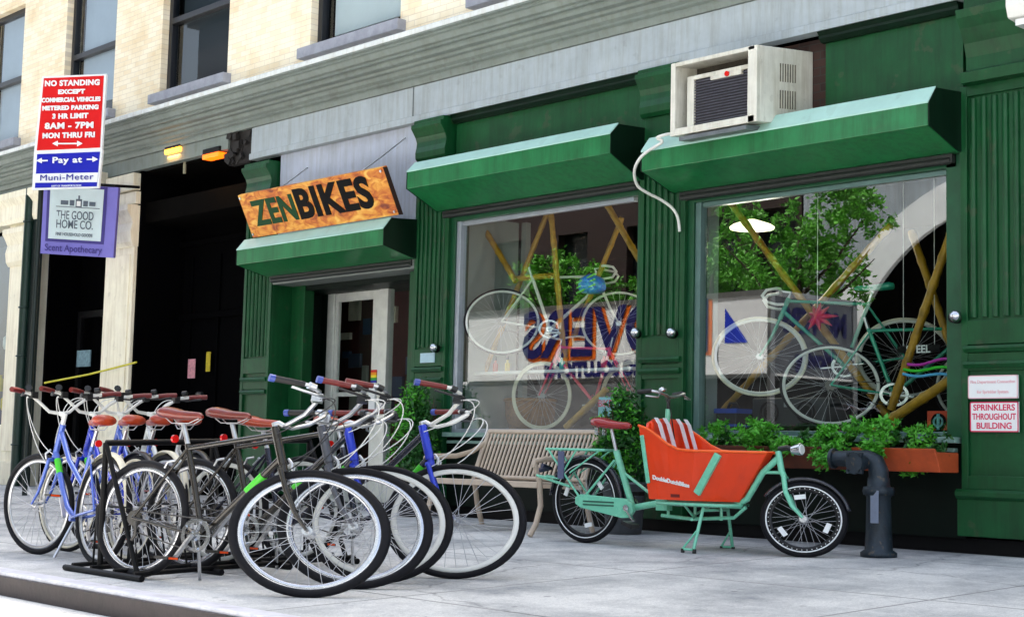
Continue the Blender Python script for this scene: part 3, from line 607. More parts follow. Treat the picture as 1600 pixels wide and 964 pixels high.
# pilaster locks
def lock(px,py,label):
    p=at(px,py,-.02); t=thing('shutter_lock',label,'lock',p,group='round steel shutter locks on the pilasters')
    MB().tube([(p.x,p.y+.02,p.z),(p.x,p.y-.05,p.z)],.04,12).build('body',BLACK,t)
    MB().lathe((0,0,0),[(.001,0),(.045,.0),(.045,.02),(.03,.045),(.001,.05)],14).xf(lambda v: Vector((v.x+p.x+.03,p.y-.05-v.z,v.y+p.z+.01))).build('knob',CHROME,t)
lock(1052,522,'round chrome lock on the right edge of the pilaster between the two windows')
lock(996,522,'round chrome lock on the left edge of the pilaster between the two windows')
lock(1494,497,'round chrome lock beside the right window, on the wide right pilaster')
lock(682,545,'round lock above the pale plate, on the pilaster right of the door')
def plate(name,label,cat,px0,py0,px1,py1,m,y=-.012,lines=None,lm=None,sz=.05,mg=None,border=None):
    a=at(px0,py0,y); c=at(px1,py1,y); t=thing(name,label,cat,((a.x+c.x)/2,y,min(a.z,c.z)))
    x0,x1=a.x,c.x; z1,z0=a.z,c.z
    MB().box(x0,x1,y-.004,y+.012,z0,z1).build('panel',m,t,bevel=.002)
    if border: 
        b=MB(); w=.008
        for q in ((x0,x1,z0,z0+w),(x0,x1,z1-w,z1),(x0,x0+w,z0,z1),(x1-w,x1,z0,z1)): b.box(q[0],q[1],y-.0055,y-.004,q[2],q[3])
        b.build('border',border,t)
    if lines:
        h=(z1-z0)/(len(lines)+.3)
        for i,(l,s_) in enumerate(lines):
            tb=text_mb(l,s_,((x0+x1)/2,y-.0055,z1-h*(i+.65)),(1,0,0),(0,0,1),.001,.0012,1.0)
            xs=[v[0] for v in tb.v]; w=max(xs)-min(xs); mw=(x1-x0)*.9; cx=(x0+x1)/2
            if w>mw: tb.xf(lambda v: Vector((cx+(v.x-cx)*mw/w,v.y,v.z)))
            tb.build('lettering',lm,t)
    return t
plate('number_plate','small pale blue plate on the pilaster right of the shop door','plate',657,552,679,566,mat('plate_pale',(170,200,210),.4,0,.1,20),y=-.012)
plate('notice','upper white notice of two on the right pilaster, faded print','notice',1513,587,1591,622,SWHITE,lines=[('Fire Department Connection',.03),('for Sprinkler System',.03)],lm=mat('faded_pink',(232,190,196),.5,0,0),border=mat('faded_pink',(232,190,196)))
plate('notice','lower white notice reading SPRINKLERS THROUGHOUT BUILDING in red','notice',1516,628,1592,675,SWHITE,lines=[('SPRINKLERS',.062),('THROUGHOUT',.062),('BUILDING',.062)],lm=INKR,border=INKR)
# portal lamps
def lamp(px,py,label,e,col):
    p=at(px,py,.0); p.z=4.14 if False else p.z
    t=thing('portal_lamp',label,'lamp',p,group='warm lamps under the portal lintel')
    MB().box(p.x-.2,p.x+.2,-.04,.1,p.z+.035,p.z+.10).build('housing',BLACK,t,bevel=.01)
    MB().box(p.x-.19,p.x+.19,-.045,.095,p.z-.03,p.z+.03).build('bulb_cover',mat('lamp_'+str(e),col,.4,0,0,emit=e),t,bevel=.01)
    l=bpy.data.lights.new('lamp_light','AREA'); l.energy=4; l.size=.3; l.color=(1,.5,.12); o=bpy.data.objects.new('lamp_light',l); C.objects.link(o); o.parent=t; o.location=(0,.1,-.06)
lamp(273,236,'bright yellow lamp under the black portal lintel, left of the two',3.2,(255,170,40))
lamp(333,244,'dim orange lamp under the black portal lintel, right of the two',1.3,(255,90,10))
p=at(289,255,.1); cd=thing('conduit','short pale vertical pipe end below the yellow portal lamp','pipe',p); MB().tube([(p.x,.1,p.z-.14),(p.x,.1,p.z+.16)],.022,8).build('pipe',mat('pale_pipe',(150,146,120),.5,0,.1),cd)
# yellow strap
p0=at(70,598,-.1); p1=at(213,566,-.1); ys=thing('yellow_tape','thin yellow tape stretched across the doorway and cream pier','tape',p0); MB().tube([p0,p0.lerp(p1,.5)-Vector((0,0,.02)),p1],.014,6).build('tape',mat('yellow_tape',(210,200,40),.5,0,.1),ys)
# purple hanging sign (projects from the cream pier)
ps=thing('hanging_sign','lilac hanging sign with white panel naming a home company, left of the portal','sign',at(120,400,-.5))
a0=at(62,396,-.95); a1=at(177,403,-.35); a2=at(185,293,-.35); a3=at(67,286,-1.0)
MB().slab([a0,a1,a2,a3],.06).build('board',PURP,ps,bevel=.004)
def bil(u,v,o=0):
    n=(a1-a0).cross(a3-a0).normalized(); return a0.lerp(a1,u).lerp(a3.lerp(a2,u),v)+n*o
def psl(u0,u1,v0,v1,o,m,name): MB().slab([bil(u0,v0,o),bil(u1,v0,o),bil(u1,v1,o),bil(u0,v1,o)],.004).build(name,m,ps)
psl(.07,.86,.18,.99,.006,mat('violet_line',(60,50,130),.5,0,0),'panel_border'); psl(.11,.82,.22,.955,.011,mat('pale_aqua_panel',(205,222,226),.5,0,.05),'panel')
dx=(a1-a0).normalized(); dz=(a3-a0).normalized()
W_=(a1-a0).length
def ptext(t,size,u,v,m,wfrac,off=.0015):
    tb=text_mb(t,size,bil(u,v,.017),dx,dz,.001,off); o0=bil(u,v,.017); w=max((Vector(q)-o0).dot(dx) for q in tb.v)*2; k_=min(1.4,W_*wfrac/w)
    tb.xf(lambda q: q+dx*((q-o0).dot(dx)*(k_-1))); tb.build('lettering',m,ps)
GI=mat('grey_ink',(84,96,110),.5,0,0)
ptext('THE GOOD',.16,.46,.56,GI,.5); ptext('HOME CO.',.16,.46,.43,GI,.5); ptext('FINE HOUSEHOLD GOODS',.06,.46,.29,GI,.5,.001); ptext('Scent Apothecary',.13,.46,.09,mat('violet_line',(60,50,130)),.78)
for q,(u0,u1,v0,v1) in enumerate([(.26,.36,.71,.77),(.38,.44,.70,.78),(.46,.54,.68,.80),(.56,.62,.70,.78),(.64,.72,.71,.77),(.49,.51,.8,.85),(.2,.78,.675,.685)]): psl(u0,u1,v0,v1,.016,GI,'house_emblem')
psl(.475,.525,.70,.77,.02,SWHITE,'house_emblem')
q0=bil(.95,1.02); MB().tube([q0,(q0.x,-.02,q0.z+.03)],.02,8).tube([bil(.1,1.03),q0],.02,8).build('bracket',BLACK,ps)
# parking sign on its post
pb=Vector((-21.15,-.6,gz(-.6)))
pt=thing('parking_sign','tall street sign, red no standing panel over blue pay panel, on a dark post','sign',(-20.4,-.62,0))
ctr=at(108,200,-.62)
pxq=at(50,300,-.62); px0=at(35,720,-.62)
P0=at(40,740,-1.2); P1=at(60,118,-1.44); MB().tube([(P0.x,-1.2,gz(-1.2)),(P0.x,-1.2,P1.z)],.035,8).build('post',mat('post_green',(14,30,28),.4,.3,.2,7),pt)
def quadpx(pts,y): return [at(a,b,y) for a,b in pts]
yl,yr=-1.45,-1.0        # turned towards the street corner
def sp(px,py): 
    f_=(px-50)/120; return at(px,py,yl+(yr-yl)*f_)
def spanel(pts,m,name,th=.03,o=0):
    q=[sp(*p) for p in pts]; n=(q[1]-q[0]).cross(q[3]-q[0]).normalized(); q=[v+n*o for v in q]; MB().slab(q,th).build(name,m,pt)
spanel([(53,239),(159,234),(166,116),(66,120)],SWHITE,'red_panel'); 
spanel([(58,235.5),(156.5,231),(162.5,119),(69,123)],RED_S,'red_panel',.004,.006)
spanel([(50,297),(154,294),(160,234),(53,239)],SWHITE,'blue_panel'); spanel([(55,294),(151.5,291.5),(156.5,237.5),(58.5,241.5)],BLUE_S,'blue_panel',.004,.006)
spanel([(55.5,286),(152.5,285),(154,270),(57,272)],SWHITE,'blue_panel_strip',.004,.01)
def sptext(t,px,py,wpx,hpx,m,off=.004,par=pt):
    o0=sp(px,py); xd=(sp(px+20,py-.5)-sp(px-20,py+.5)); xd.normalize(); yd_=(sp(px+.6,py-10)-sp(px-.6,py+10)).normalized(); nn=xd.cross(yd_).normalized(); o0=o0+nn*.018
    ppm=(sp(px+20,py)-sp(px-20,py)).length/40; ppv=(sp(px,py-10)-sp(px,py+10)).length/20
    tb=text_mb(t,hpx*ppv*1.30,o0,xd,yd_,.002,off*.45,space=1.08); w=max((Vector(q)-o0).dot(xd) for q in tb.v)*2; k_=wpx*ppm/w
    tb.xf(lambda q: q+xd*((q-o0).dot(xd)*(k_-1))); tb.build('lettering',m,par)
for t,px,py,w,h in [('NO STANDING',114,131,86,9),('EXCEPT',113,144.5,42,7),('COMMERCIAL VEHICLES',112,157,92,7),('METERED PARKING',111,169.5,88,7),('3 HR LIMIT',111,182.5,56,8),('8AM - 7PM',109.5,197.5,76,10),('MON THRU FRI',108.5,212.5,82,8.5)]: sptext(t,px,py,w,h,SWHITE,.010)
def sarrow(cx,cy,L,d,m):
    b=MB()
    def P(x,y): 
        q=sp(x,y); return q+Vector((.25,-.6,.1)).normalized()*.02
    b.slab([P(cx-L,cy+1.2),P(cx+L,cy+1.0),P(cx+L,cy-1.2),P(cx-L,cy-1.0)],.004)
    for s_ in d: b.add([P(cx+s_*(L+6),cy),P(cx+s_*(L-3),cy-4.5),P(cx+s_*(L-3),cy+4.5)],[(0,1,2)])
    b.build('arrow',m,pt)
sarrow(107,225.5,18,(-1,1),SWHITE); sarrow(70,252,6,(-1,),SWHITE); sarrow(143,250,6,(1,),SWHITE)
sptext('Pay at',106,251,48,10,SWHITE,.006); sptext('Muni-Meter',105,278,84,10,INKB,.0); sptext('DEPT OF TRANSPORTATION',105,291,46,3,SWHITE,.0)
# ---------------------------------------------------------------- window display: bamboo, clutter
def pole(pts,r,label):
    P=[at(*p) for p in pts]; t=thing('bamboo_pole',label,'bamboo pole',P[0],group='yellow bamboo poles propped in the shop windows')
    b=MB()
    pl=[];rl=[]
    for i in range(len(P)-1):
        L=(P[i+1]-P[i]).length; n=max(2,int(L/.22))
        for k in range(n):
            f=k/n; pl+= [P[i].lerp(P[i+1],f),P[i].lerp(P[i+1],f+.03),P[i].lerp(P[i+1],f+.06)]; rl+=[r,r*1.18,r]
    pl.append(P[-1]); rl.append(r); b.tube(pl,rl,10); b.build('culm',BAMBOO,t)
pole([(733,318,.5),(806,440,.5)],.03,'bamboo pole slanting down from the upper left corner of the middle window')
pole([(858,300,.5),(884,585,.5)],.028,'nearly upright bamboo pole at the centre of the middle window')
pole([(864,310,.8),(726,660,.45)],.026,'long bamboo pole slanting down behind the white bicycle to the left corner, middle window')
pole([(803,436,.55),(868,430,.55)],.03,'level bamboo crosspiece above the white wheel in the middle window')
pole([(930,288,.45),(1004,415,.45)],.03,'bamboo pole slanting through the upper right corner of the middle window')
pole([(972,340,.9),(875,580,.9)],.026,'faint bamboo pole behind the helmet, right part of the middle window')
pole([(948,608,.45),(884,668,.35)],.034,'pale bamboo pole rising from the sill beside the pink bicycle')
pole([(1138,312,.7),(1400,668,.7)],.03,'bamboo pole under the pendant lamp in the right window')
pole([(1392,352,.95),(1122,650,.95)],.03,'long bamboo pole slanting down left behind both mint bicycles, right window')
pole([(1424,362,1.0),(1520,640,.8)],.032,'bamboo pole slanting down to the right in the right window')
pole([(1490,352,.5),(1392,640,.5)],.034,'bamboo pole slanting down to the left by the right window frame')
pole([(1494,588,.35),(1358,678,.30)],.04,'thick bamboo pole rising in front of the mint bicycle crank')
# pendant lamp
p=at(1175,355,1.2); pl_=thing('pendant_lamp','lit white oval pendant lamp hanging in the right shop window','lamp',p)
MB().lathe(p,[(.04,.07),(.18,.022),(.21,0),(.205,-.018),(.05,-.04)],28).build('shade',mat('pendant_shade',(255,240,205),.4,0,0,emit=1.2),pl_)
MB().tube([p+Vector((0,0,.1)),(p.x,p.y,3.15)],.01,6).build('cord',BLACK,pl_)
l=bpy.data.lights.new('pendant_light','POINT'); l.energy=14; l.shadow_soft_size=.25; l.color=(1,.9,.75); o=bpy.data.objects.new('pendant_light',l); C.objects.link(o); o.parent=pl_; o.location=(0,0,-.2)
# small things on the display floors
p=at(1452,672,.28); t=thing('record_poster','square orange poster with a dark round emblem, lower right of the right window','poster',p)
a=at(1450,642,.28); c=at(1487,672,.28); MB().box(a.x,c.x,.27,.285,c.z,a.z).build('board',mat('poster_orange',(206,70,34),.5,0,.1,9),t)
cx,cz=(a.x+c.x)/2,(a.z+c.z)/2-.01
MB().disc((cx,.262,cz),(0,1,0),.065,.006,24).build('emblem_disc',INK,t); MB().disc((cx,.257,cz),(0,1,0),.045,.006,24,.03).build('emblem_ring',mat('emblem_teal',(110,170,170),.5,0,0),t); MB().box(cx-.012,cx+.012,.255,.26,cz-.06,cz+.06).build('emblem_bar',mat('emblem_teal',(110,170,170)),t)
def hose_col(px0,py0,px1,py1,m,label):
    P=[]
    for k in range(9): f=k/8; v=at(px0+(px1-px0)*f,py0+(py1-py0)*f+3*sin(f*6.3),.3); P.append(v)
    t=thing('cable_lock',label,'cable lock',P[0],group='coloured cable locks hung in the right window'); MB().tube(P,.012,8).build('cable',m,t)
hose_col(1418,569,1492,562,mat('lock_magenta',(200,50,180),.4,0,0),'magenta cable lock, top one of three in the right window')
hose_col(1412,577,1492,576,mat('lock_green',(60,210,50),.4,0,0),'green cable lock, middle one of three in the right window')
hose_col(1411,584,1492,588,mat('lock_blue',(90,180,235),.4,0,0),'light blue cable lock, lowest of three in the right window')
def clutter_box(px0,py0,px1,py1,y,d,m,name,label,cat,extra=None):
    a=at(px0,py0,y); c=at(px1,py1,y); t=thing(name,label,cat,((a.x+c.x)/2,y,c.z)); MB().box(a.x,c.x,y,y+d,c.z,a.z).build('case',m,t,bevel=.015); return t,a,c
t,a,c=clutter_box(1175,622,1290,668,.6,.3,mat('speaker_grey',(52,56,60),.5,0,.2,9),'stereo_speaker','dark grey stereo unit standing behind the mint bicycle wheel, right window','speaker')
for f in (.25,.75): MB().torus((a.x+(c.x-a.x)*f,.59,(a.z+c.z)/2),(0,1,0),.09,.012,28,6).disc((a.x+(c.x-a.x)*f,.595,(a.z+c.z)/2),(0,1,0),.06,.01).build('cone',BLACK,t)
b=MB(); b.box(a.x+.35,c.x-.35,.59,.6,a.z-.08,a.z-.04); b.build('display_strip',mat('pale_grey',(150,156,160),.4,0,.1),t)
t,a,c=clutter_box(1118,640,1150,668,.35,.2,mat('toolbox_black',(18,20,26),.4,0,.2,9),'toolbox','black toolbox with blue trim in the lower left of the right window','toolbox')
MB().box(a.x-.01,c.x+.01,.34,.56,a.z-.03,a.z+.01).box(a.x-.01,c.x+.01,.34,.56,c.z+.01,c.z+.03).build('trim',mat('trim_blue',(30,80,190),.4,0,.1),t); MB().tube([(a.x+.05,.45,a.z),(a.x+.08,.45,a.z+.06),(c.x-.08,.45,a.z+.06),(c.x-.05,.45,a.z)],.012,8).build('handle',BLACK,t)
p=at(828,668,.9); t=thing('wicker_basket','brown woven basket behind the pink bicycle wheel, middle window','basket',(p.x,.9,.84))
MB().lathe((p.x,.9,.84),[(.02,0),(.20,0),(.26,.2),(.27,.36),(.25,.36),(.23,.2),(.02,.1)],20).build('weave',mat('wicker',(140,96,46),.8,0,.4,30,bump=.5,bscale=60),t); b=MB().torus((p.x,.9,1.2),(0,0,1),.265,.018,24,8); b.build('rim',mat('wicker_rim',(170,120,60),.7,0,.3,30),t)
p=at(741,665,.35); t=thing('figurine','small white animal figurine on the sill, left corner of the middle window','figurine',(p.x,.35,.845))
MB().lathe((p.x,.35,.845),[(.02,0),(.06,.0),(.065,.05),(.045,.1),(.05,.14),(.045,.18),(.01,.2)],16).build('body',SWHITE,t); MB().disc((p.x-.02,.295,.99),(0,1,0),.01,.01,8).disc((p.x+.02,.295,.99),(0,1,0),.01,.01,8).build('eyes',INK,t)
t,a,c=clutter_box(716,637,730,667,.3,.05,mat('aqua_card',(150,200,200),.5,0,.1),'boxed_item','small pale aqua box with a window, standing at the left edge of the middle window','box')
MB().box(a.x+.03,c.x-.03,.295,.3,c.z+.03,a.z-.07).build('cut_out',mat('amber',(130,100,40),.5,0,.1),t)
a=at(930,620,.25); c=at(962,655,.25); t=thing('price_card','light blue card sign leaning in the middle window behind the shrub','sign',((a.x+c.x)/2,.25,c.z))
MB().slab([(a.x+.04,.25,c.z-.03),(c.x,.25,c.z-.03),(c.x+.08,.3,a.z),(a.x,.3,a.z)],.01).build('card',mat('sky_card',(120,205,225),.5,0,.05),t)
text_mb('BIKES',.09,((a.x+c.x)/2+.03,.235,(a.z+c.z)/2+.04),(1,0,0),(0,0,1),.001,.002).build('lettering',INKR,t)
a=at(742,582,.42); c=at(994,567,.42); t=thing('display_shelf','thin white shelf running across the middle window between the white and pink bicycles','shelf',((a.x+c.x)/2,.42,a.z))
MB().slab([(a.x,.36,a.z),(c.x,.36,a.z),(c.x,.56,a.z),(a.x,.56,a.z)],.03).build('board',WHITE,t,bevel=.004)
b=MB(); b.beam((a.x+.05,.55,a.z),(a.x+.05,.9,a.z+.02),.02,.03).beam((c.x-.05,.55,a.z),(c.x-.05,.9,a.z+.02),.02,.03); b.build('arm',ALU,t)
for q,(fx,cc,nm) in enumerate([(.12,(200,60,30),'red'),(.2,(220,190,40),'yellow'),(.55,(60,180,160),'teal'),(.8,(190,30,40),'dark red')]):
    x=a.x+(c.x-a.x)*fx; w=thing('oil_bottle','small %s lubricant bottle standing on the white shelf in the middle window'%nm,'bottle',(x,.46,a.z)); MB().lathe((x,.46,a.z),[(.02,0),(.028,0),(.028,.08),(.012,.1),(.012,.12)],12).build('body',mat('bottle_'+nm.replace(' ','_'),cc,.35,0,.1),w); MB().lathe((x,.46,a.z+.12),[(.013,0),(.013,.025),(.004,.05)],10).build('cap',BLACK,w)
p=at(1277,495,.45); t=thing('red_star_ornament','spiky red ornament hanging by the celeste bicycle head in the right window','ornament',p)
b=MB(); 
for q in range(9):
    an=2*PI*q/9; e=p+Vector((cos(an)*.17*random.uniform(.6,1.1),random.uniform(-.05,.05),sin(an)*.12)); b.tube([p,p.lerp(e,.5),e],[.035,.022,.002],6)
b.build('spikes',mat('ornament_red',(200,20,40),.35,0,.2),t); MB().tube([p,(p.x,p.y,2.9)],.003,5).build('string',CABLE,t)
a=at(1402,552,.5); c=at(1468,540,.5); t=thing('word_sign','narrow black sign with small white capitals at the right of the right window','sign',((a.x+c.x)/2,.5,a.z))
MB().box(a.x,c.x,.5,.52,a.z,c.z+.01).build('board',BLACK,t); text_mb('STEEL',.085,((a.x+c.x)/2,.497,(a.z+c.z)/2),(1,0,0),(0,0,1),.001,.002,1.0).build('lettering',SWHITE,t)
MB().tube([(a.x+.05,.51,c.z),(a.x+.05,.51,2.9)],.003,5).tube([(c.x-.05,.51,c.z),(c.x-.05,.51,2.9)],.003,5).build('hanger',CABLE,t)
p=at(925,447,.5); t=thing('helmet','bright blue child helmet hanging on the white bicycle bars, middle window','helmet',p)
b=MB(); b.loft([((p.x-.16,p.y,p.z),.03,.03),((p.x-.1,p.y,p.z+.01),.09,.08),((p.x,p.y,p.z+.02),.11,.1),((p.x+.1,p.y,p.z),.09,.08),((p.x+.16,p.y,p.z-.02),.03,.03)],14); b.build('shell',mat('helmet_blue',(20,130,230),.3,0,.1,coat=.5),t)
b=MB()
for k in (-.05,.0,.05): b.beam((p.x-.12,p.y-.085,p.z+k-.02),(p.x+.12,p.y-.085,p.z+k+.05),.02,.012)
b.build('stripe',mat('helmet_green',(120,220,90),.4,0,0),t)
# ================================================================ BICYCLES
def circle(cx,cz,r,n=16): return [(cx+r*cos(2*PI*k/n),cz+r*sin(2*PI*k/n)) for k in range(n)]
BSC=1.05
class Bike:
    """local frame: x forward, origin on the ground under the bottom bracket"""
    def __init__(s,name,label,loc,rz,sx=1.0,steer=0,group=None,wsx=None):
        s.root=thing(name,label,'bicycle',loc,rz,group); s.root.scale=(BSC,)*3; s.sx=sx; s.steer=steer; s.axis=(Vector((.565+.05,0,.35)),71); s.wsx=wsx or sx
    def setaxis(s,p,ang): s.axis=(Vector(p),ang)
    def st(s,v):
        p,a=s.axis; d=Vector((-cos(R(a)),0,sin(R(a)))); return Matrix.Rotation(s.steer,3,d)@(v-p)+p
    def fin(s,b,name,m,par=None,steer=False,bevel=0,pre=None):
        if pre: b.xf(pre)
        if steer: b.xf(lambda v: s.st(Vector(v)))
        if not pre: b.xf(lambda v: Vector((v.x*s.sx,v.y,v.z)))
        o=b.build(name,m,par or s.root,local=True,bevel=bevel); return o
    def wheel(s,x,z,r,tyre,rimm,steer=False,tw=.019,wall=None,spokes=True,rimd=.022,reflect=None,dark=None,rimw=.012,name='wheel'):
        k=s.wsx; 
        if steer:
            # keep the ellipse in the wheel's own plane, then steer about the scaled axis
            p,a=s.axis; P=Vector((p.x*s.sx,0,p.z)); d=Vector((-cos(R(a))*s.sx,0,sin(R(a)))).normalized(); rot=Matrix.Rotation(s.steer,3,d)
            X=x*s.sx
            pre=lambda v: rot@(Vector((X+(v.x-x)*k,v.y,v.z))-P)+P
        else: pre=lambda v: Vector((x*s.sx+(v.x-x)*k,v.y,v.z))
        def f(b,n,m,par=None):
            b.xf(pre); return b.build(n,m,par or s.root,local=True)
        c=(x,0,z); N_=(0,1,0)
        w=f(MB().torus(c,N_,r-tw,tw,56,10),name,tyre)
        f(MB().torus(c,N_,r-tw*2-rimd*.5,rimd*.75,56,8,.55),'rim',rimm,w)
        if wall: 
            b=MB()
            for yy in (-1,1): b.torus((x,yy*tw*.55,z),N_,r-tw*1.55,tw*.62,56,8,.75)
            f(b,'side_wall',wall,w)
        b=MB(); b.tube([(x,-.05,z),(x,.05,z)],.012,10)
        for yy in (-.032,.032): b.disc((x,yy,z),N_,.024,.006,14)
        f(b,'hub',ALU,w)
        if spokes:
            b=MB(); ns=32
            for q in range(ns):
                side=.03 if q%2 else -.03; a=2*PI*q/ns; a2=a+(.42 if (q//2)%2 else -.42)*1.0
                p0=Vector((x+cos(a2+ (1.2 if (q//2)%2 else -1.2))*.022,side,z+sin(a2+(1.2 if (q//2)%2 else -1.2))*.022)); R2=r-tw*2-rimd
                b.tube([p0,(x+cos(a)*R2,0,z+sin(a)*R2)],.0017,3,False)
            f(b,'spokes',SPOKE,w)
        if dark: f(MB().disc((x,.0,z),N_,r-tw*2-rimd,.004,40),'skirt_disc',dark,w)
        if reflect:
            for a in reflect:
                q=Vector((x+cos(a)*r*.58,-.02,z+sin(a)*r*.58)); t=Vector((-sin(a),0,cos(a)))
                f(MB().obox(q,(.07,.012,.032),Matrix((t,Vector((0,1,0)),t.cross(Vector((0,1,0))))).transposed()),'reflector',SWHITE,w)
        return w
def saddle_sec(x,z,L=.27,tilt=0):
    return [((x-L*.5,0,z+.01),.02,.012),((x-L*.47,0,z+.012),.07,.03),((x-L*.35,0,z+.014),.082,.036),((x-L*.2,0,z+.008),.076,.034),((x-L*.02,0,z),.048,.028),((x+L*.2,0,z-.002),.026,.024),((x+L*.42,0,z-.004),.02,.02),((x+L*.49,0,z-.01),.009,.01)]
BARS='swept'
def city_bike(label,loc,rz,sx,steer,style,frame,forkm,stemm,barm,tyre,rimm,wall=None,sad=SADDLE,grip=GRIP,endcap=None,saddle_z=.99,fender=False,cable=CABLE,group=None,loops=True,decal=True,rack=False,basket=False,name='city_bicycle',bar_z=1.14,wsx=None,endr=True,frontfender=None,wide=False,lean=0,tw=.019):
    k=Bike(name,label,loc,rz,sx,steer,group,wsx); k.root.rotation_euler=(lean,0,rz)
    BB=(0,0,.28); RH=(-.43,.35); FH=(.62,.35); hb=(.452,0,.70); ht=(.382,0,.905); k.setaxis((.565,0,.35),71)
    sc=(-.165,0,.80)
    if style=='step': sc=(-.15,0,.76)
    f=MB(); f.tube([hb,ht],.021,12)
    if style=='diamond':
        f.tube([(.40,0,.865),(-.155,0,.775)],.016,10); f.tube([(.44,0,.735),BB],.019,10)
    else:
        f.tube([(.40,0,.86),(.20,0,.66),(-.07,0,.50)],.0185,10); f.tube([(.448,0,.715),(.26,0,.47),(.14,0,.345),BB],.0205,10)
    f.tube([BB,sc],.0165,10); f.tube([(0,-.035,.28),(0,.035,.28)],.022,12)
    for y in (-1,1):
        f.tube([(sc[0],y*.012,sc[2]-.04),(RH[0],y*.06,RH[1])],.0085,8); f.tube([(0,y*.025,.28),(-.12,y*.045,.30),(RH[0],y*.06,RH[1])],.010,8)
    fr=k.fin(f,'frame',frame)
    if decal: 
        a=Vector((.40,0,.86)) if style=='step' else Vector((.44,0,.735)); b_=Vector((.2,0,.66)) if style=='step' else Vector(BB)
        if style=='step': a=Vector((.448,0,.715)); b_=Vector((.26,0,.47))
        k.fin(MB().tube([a.lerp(b_,.22),a.lerp(b_,.42 if style=='diamond' else .6)],.0225,10),'down_tube_decal',LIME,fr)
    if forkm is not frame: k.fin(MB().tube([hb,ht],.0235,12),'head_tube',forkm)
    f=MB(); cr_=Vector((.467,0,.665)); f.tube([(.45,-.055,.66),(.45,.055,.66)],.014,8).tube([(.452,0,.70),(.465,0,.655)],.02,10)
    for y in (-1,1): f.tube([(.452,y*.05,.66),(.50,y*.052,.54),(.55,y*.052,.44),(FH[0],y*.055,FH[1])],[.014,.014,.011,.008],8)
    k.fin(f,'fork',forkm,steer=True)
    w=k.wheel(RH[0],RH[1],.35,tyre,rimm,wall=wall,tw=tw); k.wheel(FH[0],FH[1],.35,tyre,rimm,steer=True,wall=wall,tw=tw)
    # stem and bar
    z0=.905; f=MB(); zs=max(.93,bar_z-.075); xs_=.382-(zs-.905)*.344; f.tube([ht,(xs_,0,zs)],.0145,10).tube([(xs_,0,zs-.012),(xs_+.02,0,zs),(.42,0,bar_z-.07)],.016,8); k.fin(f,'stem',stemm,steer=True)
    bz=bar_z; bc=(.42,0,bz-.07); f=MB()
    if wide:
        for y in (-1,1): f.tube([bc,(.43,y*.08,bz-.06),(.43,y*.16,bz+.0),(.42,y*.25,bz+.06),(.38,y*.35,bz+.075),(.35,y*.42,bz+.08)],.0115,8)
    else:
      for y in (-1,1): f.tube([bc,(.45,y*.05,bz-.065),(.52,y*.10,bz-.02),(.575,y*.16,bz+.05),(.58,y*.21,bz+.085),(.54,y*.26,bz+.10),(.40,y*.32,bz+.10)],.0115,8)
    ba=k.fin(f,'handlebar',barm,steer=True)
    for y in (-1,1):
        if wide: o=k.fin(MB().tube([(.392,y*.32,bz+.07),(.365,y*.385,bz+.078),(.342,y*.445,bz+.082)],[.016,.0175,.018],10),'grip',grip,ba,steer=True)
        else: o=k.fin(MB().tube([(.515,y*.27,bz+.10),(.45,y*.30,bz+.10),(.385,y*.326,bz+.10)],[.016,.0175,.018],10),'grip',grip,ba,steer=True)
        if endcap: k.fin(MB().tube([(.385,y*.326,bz+.10),(.362,y*.336,bz+.10)],.021,10),'grip_end',endcap,ba,steer=True)
        b=MB(); b.tube([(.585,y*.21,bz+.07),(.61,y*.235,bz+.05),(.58,y*.28,bz+.045),(.47,y*.335,bz+.06)],.0075,6).tube([(.56,y*.24,bz+.095),(.535,y*.26,bz+.10)],.021,8).obox((.575,y*.20,bz+.05),(.05,.04,.045),Matrix.Identity(3))
        if wide: b.xf(lambda v: Vector((v.x-.16,v.y*1.12,v.z)))
        k.fin(b,'brake_lever',BLK_PL if cable is not CABLE_B else ALU,ba,steer=True)
    if loops:
        b=MB(); ext=.12
        for y,tgt in ((-1,Vector((.455,-.03,.64))),(1,Vector((.44,.03,.70))),(-1,Vector((.40,-.035,.86))),(1,Vector((.45,.02,.60)))):
            s0=Vector((.59,y*.22,bz+.04)) if not wide else Vector((.43,y*.25,bz+.03)); e_=ext*random.uniform(.75,1.15); P=[]
            c1=s0+Vector((e_*1.5,-y*.06,.07)); c2=tgt+Vector((e_*1.7,y*.06,.10))
            for q in range(15): t=q/14; P.append(s0*(1-t)**3+c1*3*t*(1-t)**2+c2*3*t*t*(1-t)+tgt*t**3)
            b.tube(P,.0032,5,False)
        k.fin(b,'cables',cable,steer=True)
    # seatpost, saddle
    sz=saddle_z; sxx=sc[0]-(sz-sc[2])*.32
    b=MB().tube([sc,(sxx+.01,0,sz-.055)],.0135,10); k.fin(b,'seat_post',ALU)
    b=MB().loft(saddle_sec(sxx+.0,sz)); sd=k.fin(b,'saddle',sad)
    b=MB()
    for y in (-1,1): b.tube([(sxx-.09,y*.03,sz-.02),(sxx-.05,y*.025,sz-.05),(sxx+.06,y*.02,sz-.05),(sxx+.12,y*.01,sz-.02)],.0035,5)
    k.fin(b,'saddle_rail',ALU,sd)
    if endr: k.fin(MB().disc((sxx-.02,0,sz-.14),(1,0,0),.024,.012,14).xf(lambda v: v+Vector((-.02,0,0))),'rear_reflector',RED_R)
    # cranks
    b=MB(); b.disc((0,-.048,.28),(0,1,0),.095,.004,40,.072).disc((0,-.05,.28),(0,1,0),.032,.006,16)
    for q in range(5): a=2*PI*q/5; b.beam((cos(a)*.02,-.05,.28+sin(a)*.02),(cos(a)*.085,-.048,.28+sin(a)*.085),.005,.022,(0,1,0))
    cs=k.fin(b,'chainring',CHROME)
    ca=R(-125)
